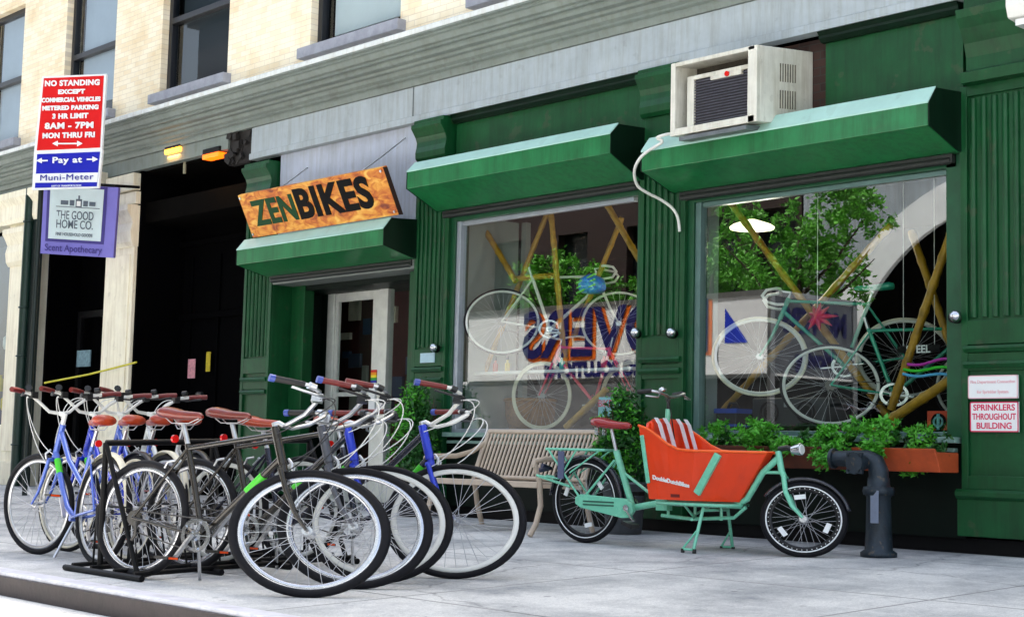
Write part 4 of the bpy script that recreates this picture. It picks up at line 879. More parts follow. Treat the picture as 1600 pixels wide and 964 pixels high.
    for sgn,y in ((1,-.075),(-1,.075)):
        e=Vector((cos(ca)*.17*sgn,y,.28+sin(ca)*.17*sgn)); o=k.fin(MB().beam((0,y,.28),e,.012,.024,(0,1,0)),'crank_arm',ALU,cs)
        p=MB(); yy=y+math.copysign(.055,y); p.obox((e.x,yy,e.z),(.09,.08,.016),Matrix.Identity(3)); k.fin(p,'pedal',BLK_PL,cs)
        p=MB(); p.obox((e.x,yy,e.z),(.094,.06,.012),Matrix.Identity(3)); k.fin(p,'pedal_reflector',ORG_R,cs)
    b=MB(); b.tube([(0,-.05,.375),(RH[0],-.05,.395)],.004,4).tube([(0,-.05,.185),(RH[0]+.02,-.05,.27),(RH[0],-.05,.31)],.004,4); b.disc((RH[0],-.045,.35),(0,1,0),.045,.02,20); b.tube([(RH[0]+.02,-.055,.33),(RH[0]+.03,-.06,.25),(RH[0]+.01,-.06,.22)],.009,6)
    k.fin(b,'chain',mat('chain_steel',(90,88,86),.4,.8,.2,30))
    # rim brakes
    b=MB()
    for y in (-1,1): b.tube([(.475,y*.02,.73),(.50,y*.045,.70),(.50,y*.035,.665)],.008,6)
    k.fin(b,'front_brake',ALU,steer=True)
    b=MB()
    for y in (-1,1): b.tube([(-.22,y*.02,.70),(-.245,y*.045,.69),(-.27,y*.035,.655)],.008,6)
    k.fin(b,'rear_brake',ALU)
    if fender:
        k.wheelf=True
        def fend(x,z,a0,a1,st,m):
            b=MB(); r=.378; P=[];n=22
            vs=[];fs=[]
            for q in range(n+1):
                a=a0+(a1-a0)*q/n
                for yy,dr in ((-.028,-.014),(-.016,0),(.016,0),(.028,-.014)): vs.append((x+cos(a)*(r+dr),yy,z+sin(a)*(r+dr)))
            for q in range(n):
                for j in range(3): fs.append((q*4+j,q*4+j+1,q*4+5+j,q*4+4+j))
            b.add(vs,fs,True); wx=k.wsx; 
            o=k.fin(b,'fender',m,steer=st); md=o.modifiers.new('solid','SOLIDIFY'); md.thickness=.003
        fend(RH[0],RH[1],R(20),R(200),False,fender)
        if frontfender: fend(FH[0],FH[1],R(-5),R(150),True,frontfender)
    if rack:
        b=MB()
        for y in (-.06,.0,.06): b.tube([(-.20,y,.745),(-.62,y,.745)],.005,6)
        for y in (-.06,.06): b.tube([(-.6,y,.745),(RH[0],y*1.05,.36)],.005,6).tube([(-.4,y,.745),(RH[0],y*1.05,.36)],.005,6)
        b.tube([(-.6,-.06,.745),(-.6,.06,.745)],.005,6); k.fin(b,'rear_rack',BLK_PL)
    b=MB().tube([(-.05,.03,.25),(-.14,.17,.02)],.009,8); k.fin(b,'kickstand',ALU)
    return k
def place(front,rz,sx,dz=0):
    "front wheel contact pixel -> location of the bike origin"
    r=RM@Vector((front[0]-800,front[1]-482,FPX)); t=(CAMZ+S*CAMD)/(S*r.y-r.z); P=Vector((r.x*t,-CAMD+r.y*t,CAMZ+r.z*t))
    L=.62*sx; o=P-Vector((cos(rz),sin(rz),0))*L; return (o.x,o.y,gz(o.y)+dz)
GR='bicycles parked nose out on the right of the rack'; GL='bicycles parked facing left of the rack'
st=R(40)
def steerfix(front,rz,sx,st):
    # the steered wheel swings about the head axis: shift so that its contact stays on the pixel
    p=Vector((.565*sx,0,.35)); d=Vector((-cos(R(71))*sx,0,sin(R(71)))).normalized(); q=Vector((.62*sx,0,0)); q2=Matrix.Rotation(st,3,d)@(q-p)+p
    l=Vector(place(front,rz,sx)); dq=q2-q; wx=Vector((dq.x*cos(rz)-dq.y*sin(rz),dq.x*sin(rz)+dq.y*cos(rz),0)); l=l-wx; return (l.x,l.y,gz(l.y)-q2.z*.8)
def RB(front,rz,sx,st,*a,**kw): return city_bike(kw.pop('label'),steerfix(front,R(rz),sx,R(st)),R(rz),sx,R(st),*a,group=GR,**kw)
EB=mat('end_blue',(50,70,150),.4,0,0)
RB((450,932),6,1.40,34,'diamond',BR_BLK,BR_BLK,ALU,ALU,BLK_RUB,RIMB,label='dark bronze bicycle nearest the camera, its big front wheel foremost of the row',grip=mat('black_grip',(22,20,22),.6,0,.1),endcap=EB,sad=SADDLE_D,cable=CABLE_B,saddle_z=.97,bar_z=.985,tw=.021,wsx=1.30,lean=R(-5))
RB((524,919),6,1.38,34,'diamond',BR_BLK,mat('graphite_enamel',(90,92,100),.3,.6,.1),ALU,ALU,BLK_RUB,RIMB,label='second dark bronze bicycle from the front, its wheel just behind the foremost one',endcap=EB,sad=SADDLE_D,cable=CABLE,saddle_z=.97,bar_z=.985,tw=.021,wsx=1.30,lean=R(-5))
RB((564,910),6,1.34,32,'step',NAVY,BLUE,ALU,ALU,BLK_RUB,WHITE,label='navy and blue bicycle third from the front, white rims and orange saddle',sad=SADDLE,cable=CABLE,saddle_z=.92,bar_z=.99,wsx=1.28,lean=R(-5))
RB((684,903),4,1.36,30,'step',NAVY,BLUE,ALU,WHITE,BLK_RUB,WHITE,label='navy step through bicycle with bright blue fork, farthest right of the row by the bench',endcap=EB,sad=SADDLE,cable=CABLE,saddle_z=.92,bar_z=.985,wsx=1.28,lean=R(-5))
def LB(rear,rz,sx,st,*a,**kw):
    r=RM@Vector((rear[0]-800,rear[1]-482,FPX)); t=(CAMZ+S*CAMD)/(S*r.y-r.z); P=Vector((r.x*t,-CAMD+r.y*t,CAMZ+r.z*t)); rz=R(rz)
    o=P+Vector((cos(rz),sin(rz),0))*.43*sx
    return city_bike(kw.pop('label'),(o.x,o.y,gz(o.y)),rz,sx,R(st),*a,group=GL,**kw)
LBS=[((149,883),176,1.0,14,LBLUE,'light blue step through bicycle facing left, outermost of the left row by the kerb'),
     ((196,878),175,1.02,10,BLUE,'blue step through bicycle facing left, second from the kerb'),
     ((240,874),174,1.04,12,LBLUE,'light blue step through bicycle facing left, third from the kerb'),
     ((286,869),173,1.05,8,mat('white_frame',(222,224,222),.25,0,.05,coat=.5),'white framed step through bicycle facing left, farthest from the kerb')]
for q,(rear,rz,sx,st_,fm,lb) in enumerate(LBS):
    LB(rear,rz,sx,st_,'step',fm,fm,WHITE,WHITE,BLK_RUB,ALU,label=lb,wide=True,wsx=1.15,lean=R(4),wall=WWALL if q in (1,3) else None,sad=SADDLE,cable=CABLE,saddle_z=.92,bar_z=1.05,fender=(WWALL if q%2==0 else BLK_PL))
# parking rack between the two rows
rk=thing('bicycle_rack','black steel floor rack standing between the two rows of bicycles','rack',(-8.75,-5.0,gz(-5.0)))
b=MB()
for y in (-5.28,-4.72,-4.2,-3.65):
    z=gz(y)+.02; b.tube([(-9.25,y,z),(-8.25,y,z)],.02,8)
b.build('foot_bar',BLACK,rk)
b=MB()
for x in (-9.15,-8.9,-8.6,-8.35): b.tube([(x,-5.28,gz(-5.28)+.04),(x,-3.6,gz(-3.6)+.04)],.016,8)
b.build('base_rail',BLACK,rk)
b=MB(); b.tube([(-8.93,-5.2,gz(-5.2)+.83),(-8.93,-3.6,gz(-3.6)+.83)],.02,8)
for y in (-5.2,-4.4,-3.6):
    z=gz(y); b.tube([(-8.93,y,z+.83),(-8.93,y,z+.02)],.02,8).tube([(-8.93,y,z+.83),(-8.45,y,z+.03)],.016,8)
b.build('upright_frame',BLACK,rk)
b=MB()
for q in range(8):
    y=-5.15+q*.2; z=gz(y)
    for dy in (0,.05): b.tube([(-9.12,y+dy,z+.04),(-9.1,y+dy,z+.42),(-8.75,y+dy,z+.42),(-8.62,y+dy,z+.04)],.008,6)
b.build('wheel_holder',BLACK,rk)
# ---------------------------------------------------------------- display bicycles
BSC=1.0
def road_bike(label,loc,rz,sx,frame,rimm,tyre,sad=None,bars='drop',front=True,rear=True,steer=0,wall=None,group='bicycles displayed in the shop windows',barm=WHITE):
    k=Bike('display_bicycle',label,loc,rz,sx,steer,group); k.setaxis((.565,0,.34),72); RH=(-.41,.34); FH=(.59,.34); BB=(0,0,.27)
    f=MB(); f.tube([(.435,0,.70),(.39,0,.84)],.0185,12).tube([(.40,0,.815),(-.155,0,.79)],.014,10).tube([(.43,0,.73),BB],.016,10).tube([BB,(-.165,0,.81)],.0145,10)
    for y in (-1,1): f.tube([(-.155,y*.012,.78),(RH[0],y*.06,RH[1])],.0075,8).tube([(0,y*.02,.27),(RH[0],y*.06,RH[1])],.0085,8)
    k.fin(f,'frame',frame)
    f=MB(); f.tube([(.437,0,.70),(.45,0,.66)],.018,10)
    for y in (-1,1): f.tube([(.45,y*.04,.66),(.51,y*.05,.5),(FH[0],y*.05,FH[1])],[.012,.011,.007],8)
    k.fin(f,'fork',frame,steer=True)
    k.wheel(RH[0],RH[1],.34,tyre,rimm,tw=.010,wall=wall,rimd=.017); k.wheel(FH[0],FH[1],.34,tyre,rimm,steer=True,tw=.010,wall=wall,rimd=.017)
    f=MB().tube([(.39,0,.84),(.375,0,.89),(.45,0,.90)],.012,8); st_=k.fin(f,'stem',ALU,steer=True)
    f=MB()
    if bars=='drop':
        for y in (-1,1): f.tube([(.45,0,.90),(.45,y*.17,.90),(.47,y*.2,.90),(.54,y*.205,.885),(.57,y*.205,.84),(.54,y*.205,.785),(.47,y*.205,.765),(.42,y*.205,.765)],.0125,8)
    else:
        for y in (-1,1): f.tube([(.45,0,.90),(.44,y*.14,.91),(.42,y*.22,.93),(.34,y*.26,.94),(.25,y*.26,.93)],.0115,8)
    k.fin(f,'handlebar',barm,steer=True)
    k.fin(MB().tube([(-.165,0,.80),(-.19,0,.9)],.0125,8),'seat_post',ALU)
    if sad: k.fin(MB().loft(saddle_sec(-.2,.93,.28)),'saddle',sad)
    b=MB(); b.disc((0,-.045,.27),(0,1,0),.095,.004,36,.075).disc((0,-.05,.27),(0,1,0),.03,.006,14)
    for q in range(5): a=2*PI*q/5+.3; b.beam((0,-.048,.27),(cos(a)*.085,-.046,.27+sin(a)*.085),.004,.018,(0,1,0))
    c=k.fin(b,'chainring',CHROME); k.fin(MB().beam((0,-.07,.27),(.165,-.07,.25),.012,.02,(0,1,0)).beam((0,.07,.27),(-.165,.07,.29),.012,.02,(0,1,0)),'crank_arm',ALU,c)
    k.fin(MB().obox((.165,-.12,.25),(.08,.08,.018),Matrix.Identity(3)).obox((-.165,.12,.29),(.08,.08,.018),Matrix.Identity(3)),'pedal',BLK_PL,c)
    b=MB(); b.tube([(0,-.045,.365),(RH[0],-.045,.375)],.0035,4).tube([(0,-.045,.175),(RH[0]+.03,-.05,.25),(RH[0],-.045,.31)],.0035,4).disc((RH[0],-.04,.34),(0,1,0),.04,.02,18); k.fin(b,'chain',mat('chain_steel',(90,88,86)))
    return k
def hang(rear,ppz,rz,sx,y):
    "rear wheel centre pixel at depth y -> root location"
    p=at(rear[0],rear[1],y); return (p.x+cos(R(rz))*.41*sx,p.y+sin(R(rz))*.41*sx,p.z-.34)
l=hang((1298,602),0,36,1.22,.35); road_bike('mint road bicycle standing in the right window, its rear wheel nearest the glass',(l[0],l[1],l[2]),R(36),1.22,MINT2,WHITE,BLK_RUB,None)
# one that faces left: front wheel near the glass
p=at(1187,557,.30); rz=R(216); l=(p.x-cos(rz)*.59*1.2,p.y-sin(rz)*.59*1.2,p.z-.34); road_bike('celeste road bicycle hung higher in the right window with its front wheel to the left',l,rz,1.2,MINT2,WHITE,WWALL,MINT2)
l=hang((785,503),0,40,1.18,.33); road_bike('white bicycle hung at the upper left of the middle window',l,R(40),1.18,WHITE,WHITE,BLK_RUB,None)
p=at(846,618,.40); rz=R(196); l=(p.x-cos(rz)*.59*1.0,p.y-sin(rz)*.59*1.0,max(.85,p.z-.34)); road_bike('pink bicycle with cream tyres on the floor of the middle window',l,rz,1.0,mat('pink_enamel',(230,60,90),.3,0,.1,coat=.4),WWALL,WWALL,None,bars='flat')
# ---------------------------------------------------------------- cargo bicycle
gA=Vector((-6.48,-1.03)); gB=Vector((-8.40,-1.28)); dd=gA-gB; rz=math.atan2(dd.y,dd.x)
K=Bike('cargo_bicycle','mint green cargo bicycle with orange box on its stand before the right window',(gB.x,gB.y,gz(gB.y)),rz,1.0,R(20)); K.root['category']='cargo bicycle'
K.setaxis((1.775,0,.572),68)
bb=(.45,0,.295); st_t=(.285,0,.73)
f=MB(); f.tube([bb,st_t],.027,12); f.tube([(.30,0,.60),(.72,0,.345)],.012,8)
f.tube([bb,(.75,0,.352),(1.42,0,.352)],.026,12); f.tube([(1.36,0,.352),(1.47,0,.40),(1.60,0,.60),(1.72,0,.70)],.024,12)
f.tube([(.72,0,.25),(1.0,0,.235),(1.36,0,.26),(1.46,0,.34)],.014,10)
f.tube([(1.50,0,.43),(1.56,0,.57),(1.63,0,.60),(1.76,0,.60)],.012,8)
for x in (.78,1.02,1.25): f.tube([(x,0,.352),(x,0,.235)],.012,8)
for y in (-1,1):
    f.tube([(.73,0,.34),(.82,y*.22,.35),(1.35,y*.22,.35),(1.42,0,.35)],.012,8)
    f.tube([(st_t[0],y*.02,.66),(.0,y*.065,.334)],.010,8); f.tube([(.42,y*.03,.295),(0,y*.065,.334)],.013,8)
    f.tube([(1.0,0,.26),(1.06,y*.22,.35)],.010,8)
f.tube([(1.755,0,.60),(1.725,0,.755)],.024,12); f.tube([(.70,0,.34),(.745,0,.62),(.765,0,1.06)],.021,10)
f.obox((.74,0,.33),(.10,.075,.085),Matrix.Identity(3))
fr=K.fin(f,'frame',MINT,bevel=.0)
b=MB(); P=[(-.05,.36),(.0,.385),(.44,.365),(.50,.33),(.51,.27),(.47,.22),(.40,.215),(.0,.28),(-.05,.31)]
b.prism(P,-.085,-.045,'y'); cc=K.fin(b,'chain_case',MINT,bevel=.006)
K.fin(MB().box(.03,.33,-.088,-.084,.325,.338).box(.03,.33,-.088,-.084,.30,.312),'chain_case_slot',mat('mint_dark_slot',(40,90,74),.5,0,.1),cc)  # slots drawn as darker mint strips on the case
w=K.wheel(0,.334,.334,BLK_RUB,mat('black_rim',(22,22,26),.35,.3,.1),tw=.024,wall=None,reflect=[R(-78),R(40),R(160)],dark=None)
K.fin(MB().torus((0,-.021,.334),(0,1,0),.292,.0045,56,6).torus((0,.021,.334),(0,1,0),.292,.0045,56,6),'reflective_stripe',SWHITE,w)
K.wsx=1.16
wf=K.wheel(1.931,.275,.272,BLK_RUB,mat('black_rim',(22,22,26)),steer=True,tw=.024,reflect=[R(100),R(-20),R(218)],dark=None)
b=MB()
for yy in (-.021,.021): b.torus((1.931,yy,.275),(0,1,0),.232,.005,56,6)
for q in range(44):
    a=2*PI*q/44
    b.disc((1.931+cos(a)*.218,-.022,.275+sin(a)*.218),(0,1,0),.0035,.003,6)
P_=Vector((1.775,0,.572)); d_=Vector((-cos(R(68)),0,sin(R(68)))); rot=Matrix.Rotation(K.steer,3,d_)
K.fin(b,'reflective_stripe',SWHITE,wf,pre=lambda v: rot@(Vector((1.931+(v.x-1.931)*1.16,v.y,v.z))-P_)+P_)
K.wsx=1.0
f=MB(); f.tube([(1.76,0,.60),(1.785,0,.555)],.022,10)
for y in (-1,1): f.tube([(1.78,y*.05,.57),(1.80,y*.055,.46),(1.85,y*.055,.36),(1.931,y*.055,.28)],[.019,.019,.015,.010],10)
f.tube([(1.78,-.055,.57),(1.78,.055,.57)],.018,8)
K.fin(f,'fork',MINT,steer=True)
def fender(K,x,z,r,a0,a1,st,m,wd=.034,sxx=1.0):
    vs=[];fs=[];n=24
    for q in range(n+1):
        a=a0+(a1-a0)*q/n
        for yy,dr in ((-wd,-.02),(-wd*.6,0),(wd*.6,0),(wd,-.02)): vs.append((x+cos(a)*(r+dr)*sxx,yy,z+sin(a)*(r+dr)))
    for q in range(n):
        for j in range(3): fs.append((q*4+j,q*4+j+1,q*4+5+j,q*4+4+j))
    o=K.fin(MB().add(vs,fs,True),'fender',m,steer=st); md=o.modifiers.new('solid','SOLIDIFY'); md.thickness=.004
fender(K,0,.334,.362,R(-10),R(175),False,mat('fender_black',(18,20,34),.25,0,.1,coat=.6)); fender(K,1.931,.275,.300,R(15),R(150),True,mat('fender_black',(18,20,34)),sxx=1.14)
# box
nr=-.30; zt_=[(.74-.22+.20,.905),(.80,.90),(.90,.83),(1.02,.765),(1.15,.742),(1.30,.742),(1.50,.745)]
# near and far sides + bow: outline of top rim and bottom, lofted
top=[];bot=[]
prof_=[(.70,.925,.30),(.78,.90,.30),(.87,.85,.30),(.96,.79,.30),(1.06,.75,.30),(1.20,.742,.295),(1.32,.742,.27),(1.44,.742,.21),(1.56,.742,.13),(1.66,.742,.05)]
botp=[(.76,.375,.235),(.82,.375,.235),(.88,.375,.235),(.95,.375,.235),(1.03,.375,.235),(1.12,.375,.23),(1.20,.375,.20),(1.28,.375,.155),(1.36,.375,.10),(1.42,.375,.04)]
vs=[];fs=[]
n=len(prof_)
for s_ in (-1,1):
    base=len(vs)
    for (x,z,y),(x2,z2,y2) in zip(prof_,botp): vs+=[(x,s_*y,z),(x2,s_*y2,z2),(x2+.01,s_*(y2-.015),z2+.01),(x+.004,s_*(y-.016),z-.003)]
    for i in range(n-1):
        for j in range(4):
            j2=(j+1)%4; fs.append((base+i*4+j,base+i*4+j2,base+(i+1)*4+j2,base+(i+1)*4+j))
    fs.append((base,base+1,base+2,base+3)); e=base+(n-1)*4; fs.append((e+3,e+2,e+1,e))
# floor
base=len(vs); vs+=[(x,s_*y,.38) for s_ in (-1,1) for (x,z,y) in botp]; fs+=[(base+i,base+i+1,base+n+i+1,base+n+i) for i in range(n-1)]
# prow cap
vs+=[(1.66,-.052,.742),(1.66,.052,.742),(1.42,.042,.375),(1.42,-.042,.375)]; b0=len(vs)-4; fs.append((b0,b0+1,b0+2,b0+3))
BX=MB().add(vs,fs)
ARCH=[(-.285,.905),(-.26,.945),(-.18,.975),(-.06,.985),(.06,.985),(.18,.975),(.26,.945),(.285,.905),(.24,.38),(-.24,.38)]
m_=len(ARCH); fr_=[( .765+(.98-z)*.16,y,z) for y,z in ARCH]; bk_=[(v[0]-.025,v[1],v[2]) for v in fr_]
BX.add(fr_+bk_,[tuple(range(m_)),tuple(range(m_,2*m_))[::-1]]+[(i,(i+1)%m_,m_+(i+1)%m_,m_+i) for i in range(m_)])
bx=K.fin(BX,'cargo_box',ORANGE,bevel=.004)
# padded seat back inside
b=MB(); b.slab([(.845,-.25,.55),(.845,.25,.55),(.79,.25,.96),(.79,-.25,.96)][::-1],-.03); 
K.fin(b,'seat_back',ORANGE,bx,bevel=.012)
b=MB(); b.box(.84,1.06,-.23,.23,.50,.53); K.fin(b,'bench_seat',mat('seat_orange_dark',(190,60,14),.5,0,.1),bx,bevel=.005)
b=MB()
for y0 in (-.215,-.10,.08,.19):
    pts=[(.80,y0,.985),(.835,y0,.94),(.885,y0+.02,.76),(.91,y0+.03,.60)]
    for i in range(3):
        a=Vector(pts[i]);c=Vector(pts[i+1]); b.beam(a,c,.045,.006,(1,0,.2))
K.fin(b,'harness_strap',mat('strap_white',(232,230,236),.5,0,.08,20),bx)
# box rim and mint corner battens
b=MB()
for s_ in (-1,1): b.tube([(x,s_*y,z) for x,z,y in prof_],.011,8)
K.fin(b,'box_rim',mat('rim_orange',(240,90,14),.35,0,.08),bx)
def sidept(i,f,o=.006):
    (x,z,y),(x2,z2,y2)=prof_[i],botp[i]; return Vector((x+(x2-x)*f,-(y+(y2-y)*f)-o,z+(z2-z)*f))
def sidex(i,f,o=.006):
    i0=int(i); t=i-i0; a=sidept(i0,f,o); c=sidept(min(i0+1,n-1),f,o); return a.lerp(c,t)
b=MB(); b.beam(sidex(.3,.12),sidex(.3,.78),.035,.012,(0,1,0)); b.beam(sidex(6.5,.05,.012),sidex(5.6,.85,.012),.055,.03,(0,1,0)); b.xf(lambda v:v)
K.fin(b,'corner_batten',MINT,bx,bevel=.005)
q0=sidex(3.2,.66,.004); xd=(sidex(4.6,.66,.004)-sidex(1.6,.66,.004)).normalized(); yd2=(sidex(3.2,.5,.004)-sidex(3.2,.8,.004)).normalized()
tb=text_mb('DoubleDutchBikes',.043,q0,xd,yd2,.002,.0018,1.0); 
o=K.fin(tb,'lettering',SWHITE,bx)
b=MB(); q1=sidex(3.6,.91,.002); b.obox(q1,(.075,.008,.022),Matrix.Identity(3)); K.fin(b,'box_slot',mat('slot_dark_red',(110,20,6),.6,0,.1),bx)
# rear rack, seat
b=MB(); z=.735
for y in (-.075,.075): b.tube([(.23,y,z),(-.36,y,z)],.011,8).tube([(-.34,y,z),(0,y*.9,.34)],.009,8).tube([(-.05,y,z),(-.22,y,.50),(-.46,y*.8,.52)],.008,8).tube([(.18,y,z),(-.12,y*.9,.55)],.007,8)
for x in (.2,.05,-.1,-.25,-.35): b.tube([(x,-.075,z),(x,.075,z)],.009,8)
b.tube([(-.46,-.06,.52),(-.12,-.06,.44)],.012,8)
K.fin(b,'rear_rack',MINT)
K.fin(MB().box(-.22,-.16,-.10,-.085,.50,.72),'rack_strap',mat('strap_slate',(84,90,120),.6,0,.1),None,bevel=.004)
b=MB().tube([(-.44,-.02,.60),(-.42,.06,.58),(-.50,.02,.56)],.02,8); K.fin(b,'rear_lamp',mat('rear_lamp_dark',(40,44,70),.3,0,.1))
K.fin(MB().tube([(.285,0,.72),(.235,0,.90)],.014,10),'seat_post',ALU)
sd=K.fin(MB().loft([((.08,0,.955),.03,.02),((.10,0,.955),.10,.042),((.17,0,.95),.105,.045),((.25,0,.935),.075,.036),((.33,0,.93),.042,.03),((.40,0,.93),.03,.026),((.42,0,.925),.014,.014)]),'saddle',mat('cherry_leather',(150,14,22),.2,0,.1,20,coat=.6))
b=MB()
for y in (-.05,.05):
    for q in range(5): b.torus((.13+.0*q,y,.86+.012*q),(0,0,1),.018,.004,14,5)
K.fin(b,'saddle_spring',CHROME,sd)
b=MB(); b.beam((.45,-.10,.295),(.53,-.10,.20),.012,.026,(0,1,0)).beam((.45,.10,.295),(.37,.10,.39),.012,.026,(0,1,0)); b.disc((.45,-.09,.295),(0,1,0),.025,.02,14)
cr_=K.fin(b,'crank_arm',CHROME); K.fin(MB().obox((.55,-.17,.175),(.10,.11,.03),Matrix.Rotation(.3,3,'Y')).obox((.36,.17,.40),(.10,.09,.03),Matrix.Identity(3)),'pedal',BLK_PL,cr_)
# stand
b=MB()
b.tube([(1.02,0,.26),(1.12,-.20,.24)],.012,8)
for y in (-1,1):
    b.tube([(1.20,y*.17,.33),(1.185,y*.27,.03)],.013,8).tube([(1.19,y*.24,.16),(1.09,y*.27,.03)],.008,8).tube([(1.08,y*.27,.025),(1.20,y*.27,.025)],.009,8)
b.tube([(1.20,-.18,.31),(1.20,.18,.31)],.012,8)
sn=K.fin(b,'stand',MINT); b=MB()
for y in (-1,1):
    for x in (1.09,1.19): b.tube([(x,y*.27,.03),(x,y*.27,.0)],.015,8)
K.fin(b,'stand_foot',BLK_PL,sn)
# handlebar
f=MB(); f.tube([(.765,0,1.05),(.77,0,1.15)],.014,10); K.fin(f,'stem',BLK_PL)
f=MB(); 
for y in (-1,1): f.tube([(.77,0,1.15),(.80,y*.08,1.16),(.80,y*.17,1.18),(.75,y*.22,1.19),(.66,y*.24,1.18)],.012,8)
hb_=K.fin(f,'handlebar',ALU)
for y in (-1,1):
    K.fin(MB().tube([(.76,y*.215,1.19),(.65,y*.245,1.18)],.018,8),'grip',BLK_PL,hb_); K.fin(MB().tube([(.80,y*.16,1.17),(.82,y*.22,1.14),(.74,y*.27,1.15)],.007,6),'brake_lever',ALU,hb_)
K.fin(MB().lathe((.79,-.12,1.19),[(.001,0),(.03,0),(.028,.02),(.001,.035)],14),'bell',CHROME,hb_)
K.fin(MB().tube([(.80,-.1,1.15),(.84,-.08,1.05),(.80,.05,.8),(.74,0,.4)],.005,6),'cables',CABLE_B)
b=MB().tube([(1.84,0,.765),(1.90,0,.770),(1.915,0,.771)],[.03,.045,.046],16); lp=K.fin(b,'head_lamp',CHROME); K.fin(MB().tube([(1.913,0,.771),(1.922,0,.772)],[.041,.034],16),'lens',mat('lens_glass',(225,228,228),.1,0,0,coat=.8),lp)
K.fin(MB().tube([(1.73,0,.77),(1.80,0,.78),(1.85,0,.765)],.02,8),'lamp_bracket',BLK_PL)
# ---------------------------------------------------------------- bench
fy=-1.0
bl=at(745,672,-.48); br_=at(926,672,-.48); x0=bl.x+.08; x1=br_.x; zt=bl.z; g0=gz(-.9)
bn=thing('street_bench','beige metal slatted bench against the wall under the middle shop window','bench',((x0+x1)/2,-.75,g0))
sy=-1.12; sz=.40+g0
b=MB(); ns=27
bt=Vector((0,-.42,.86)); 
for i in range(ns):
    x=x0+.05+(x1-x0-.1)*i/(ns-1)
    b.beam((x,-.40,zt-.03),(x,-.56,sz+.07),.022,.012,(0,1,.3))
b.build('back_slats',BENCHM,bn)
b=MB(); b.tube([(x0,-.39,zt-.01),(x1,-.39,zt-.01)],.024,10).tube([(x0,-.57,sz+.06),(x1,-.57,sz+.06)],.02,8)
for x in (x0,x1): b.tube([(x,-.39,zt-.01),(x,-.48,zt-.2),(x,-.57,sz+.06)],.022,8)
b.build('back_frame',BENCHM,bn)
b=MB()
for i in range(ns):
    x=x0+.05+(x1-x0-.1)*i/(ns-1); b.beam((x,-.60,sz+.03),(x,sy+.03,sz+.03),.022,.012)
b.build('seat_slats',BENCHM,bn)
b=MB(); b.beam((x0,sy,sz+.02),(x1,sy,sz+.02),.04,.05).beam((x0,-.60,sz+.0),(x1,-.60,sz+.0),.03,.04); b.build('seat_frame',BENCHM,bn,bevel=.008)
for x in (x0,x1):
    b=MB(); b.tube([(x,-.45,zt-.12),(x,-.60,zt-.2),(x,-.8,zt-.245),(x,-1.05,zt-.25),(x,sy-.05,zt-.27),(x,sy-.05,zt-.32)],.024,8,True,.7); b.build('armrest',BENCHM,bn)
    b=MB(); b.tube([(x,sy-.05,zt-.29),(x,sy+.01,sz+.05),(x,sy+.03,sz-.15),(x,sy-.02,g0+.1),(x,sy-.09,g0)],.024,8); b.build('leg',BENCHM,bn)
    b=MB(); b.tube([(x,-.57,sz+.05),(x,-.52,sz-.2),(x,-.45,g0)],.024,8); b.build('leg',BENCHM,bn)
# ---------------------------------------------------------------- potted evergreens
def shrub(px,ptop,pbase,y,wid,label,potm,ph,pr):
    p=at(px,ptop,y); g_=gz(y); t=thing('potted_evergreen',label,'potted plant',(p.x,y,g_),group='potted evergreens by the shop front')
    MB().lathe((p.x,y,g_),[(.02,0),(pr*.8,0),(pr,ph),(pr*1.06,ph),(pr*1.06,ph+.02),(pr*.95,ph+.02),(pr*.9,ph-.03),(.02,ph-.03)],24).build('pot',potm,t)
    H=p.z-g_-ph; b=MB(); c=(p.x,y,g_+ph+H*.5)
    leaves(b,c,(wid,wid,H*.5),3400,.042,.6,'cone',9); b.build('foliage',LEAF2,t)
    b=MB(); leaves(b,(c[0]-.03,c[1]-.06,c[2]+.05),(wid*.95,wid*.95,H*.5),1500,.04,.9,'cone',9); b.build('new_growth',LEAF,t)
    b=MB()
    for q in range(7):
        a=random.random()*6.28; b.tube([(p.x,y,g_+ph-.03),(p.x+cos(a)*wid*.3,y+sin(a)*wid*.3,g_+ph+H*.4),(p.x+cos(a)*wid*.6,y+sin(a)*wid*.6,g_+ph+H*random.uniform(.5,.85))],[.012,.008,.003],5)
    b.build('stems',WOOD,t)
shrub(978,612,780,-.35,.30,'dark evergreen shrub in a galvanised bucket behind the cargo bicycle saddle',GALV,.42,.19)
shrub(655,600,800,-.20,.33,'evergreen shrub beside the shop door, seen through the bicycle handlebars',mat('dark_pot',(40,40,42),.5,0,.2),.32,.2)
# ---------------------------------------------------------------- window boxes
def wbox(px0,px1,label,dense):
    a=at(px0,712,-.30); c=at(px1,712,-.30); x0,x1=a.x,c.x; z=.585; dense=dense if dense else 1
    TR=TERRA if dense==2 else mat('shaded_terracotta',(88,42,22),.75,0,.35,8)  # shaded troughs get a darker terracotta, the shade is in the colour
    t=thing('flower_box',label,'planter',((x0+x1)/2,-.2,z),group='terracotta flower boxes under the right window')
    MB().prism([(-.02,z),(-.27,z+.0),(-.33,z+.13),(-.35,z+.17),(-.33,z+.17),(-.31,z+.145),(-.02,z+.145)],x0,x1).build('trough',TR,t,bevel=.008)
    b=MB(); n=int((x1-x0)*1500)
    for _ in range(int((x1-x0)*15)):
        leaves(b,(random.uniform(x0+.03,x1-(.12 if dense==2 else .0)),random.uniform(-.44,-.12),z+random.uniform(.05,.30)),(.11,.09,.10),330,.034,.9)
    b.build('foliage',LEAF,t)
    b=MB()
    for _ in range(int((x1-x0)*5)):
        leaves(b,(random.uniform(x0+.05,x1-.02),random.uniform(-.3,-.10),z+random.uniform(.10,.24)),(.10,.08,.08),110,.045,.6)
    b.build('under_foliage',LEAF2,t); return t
wbox(1335,1466,'terracotta trough of bright green herbs at the right end under the right window',2)
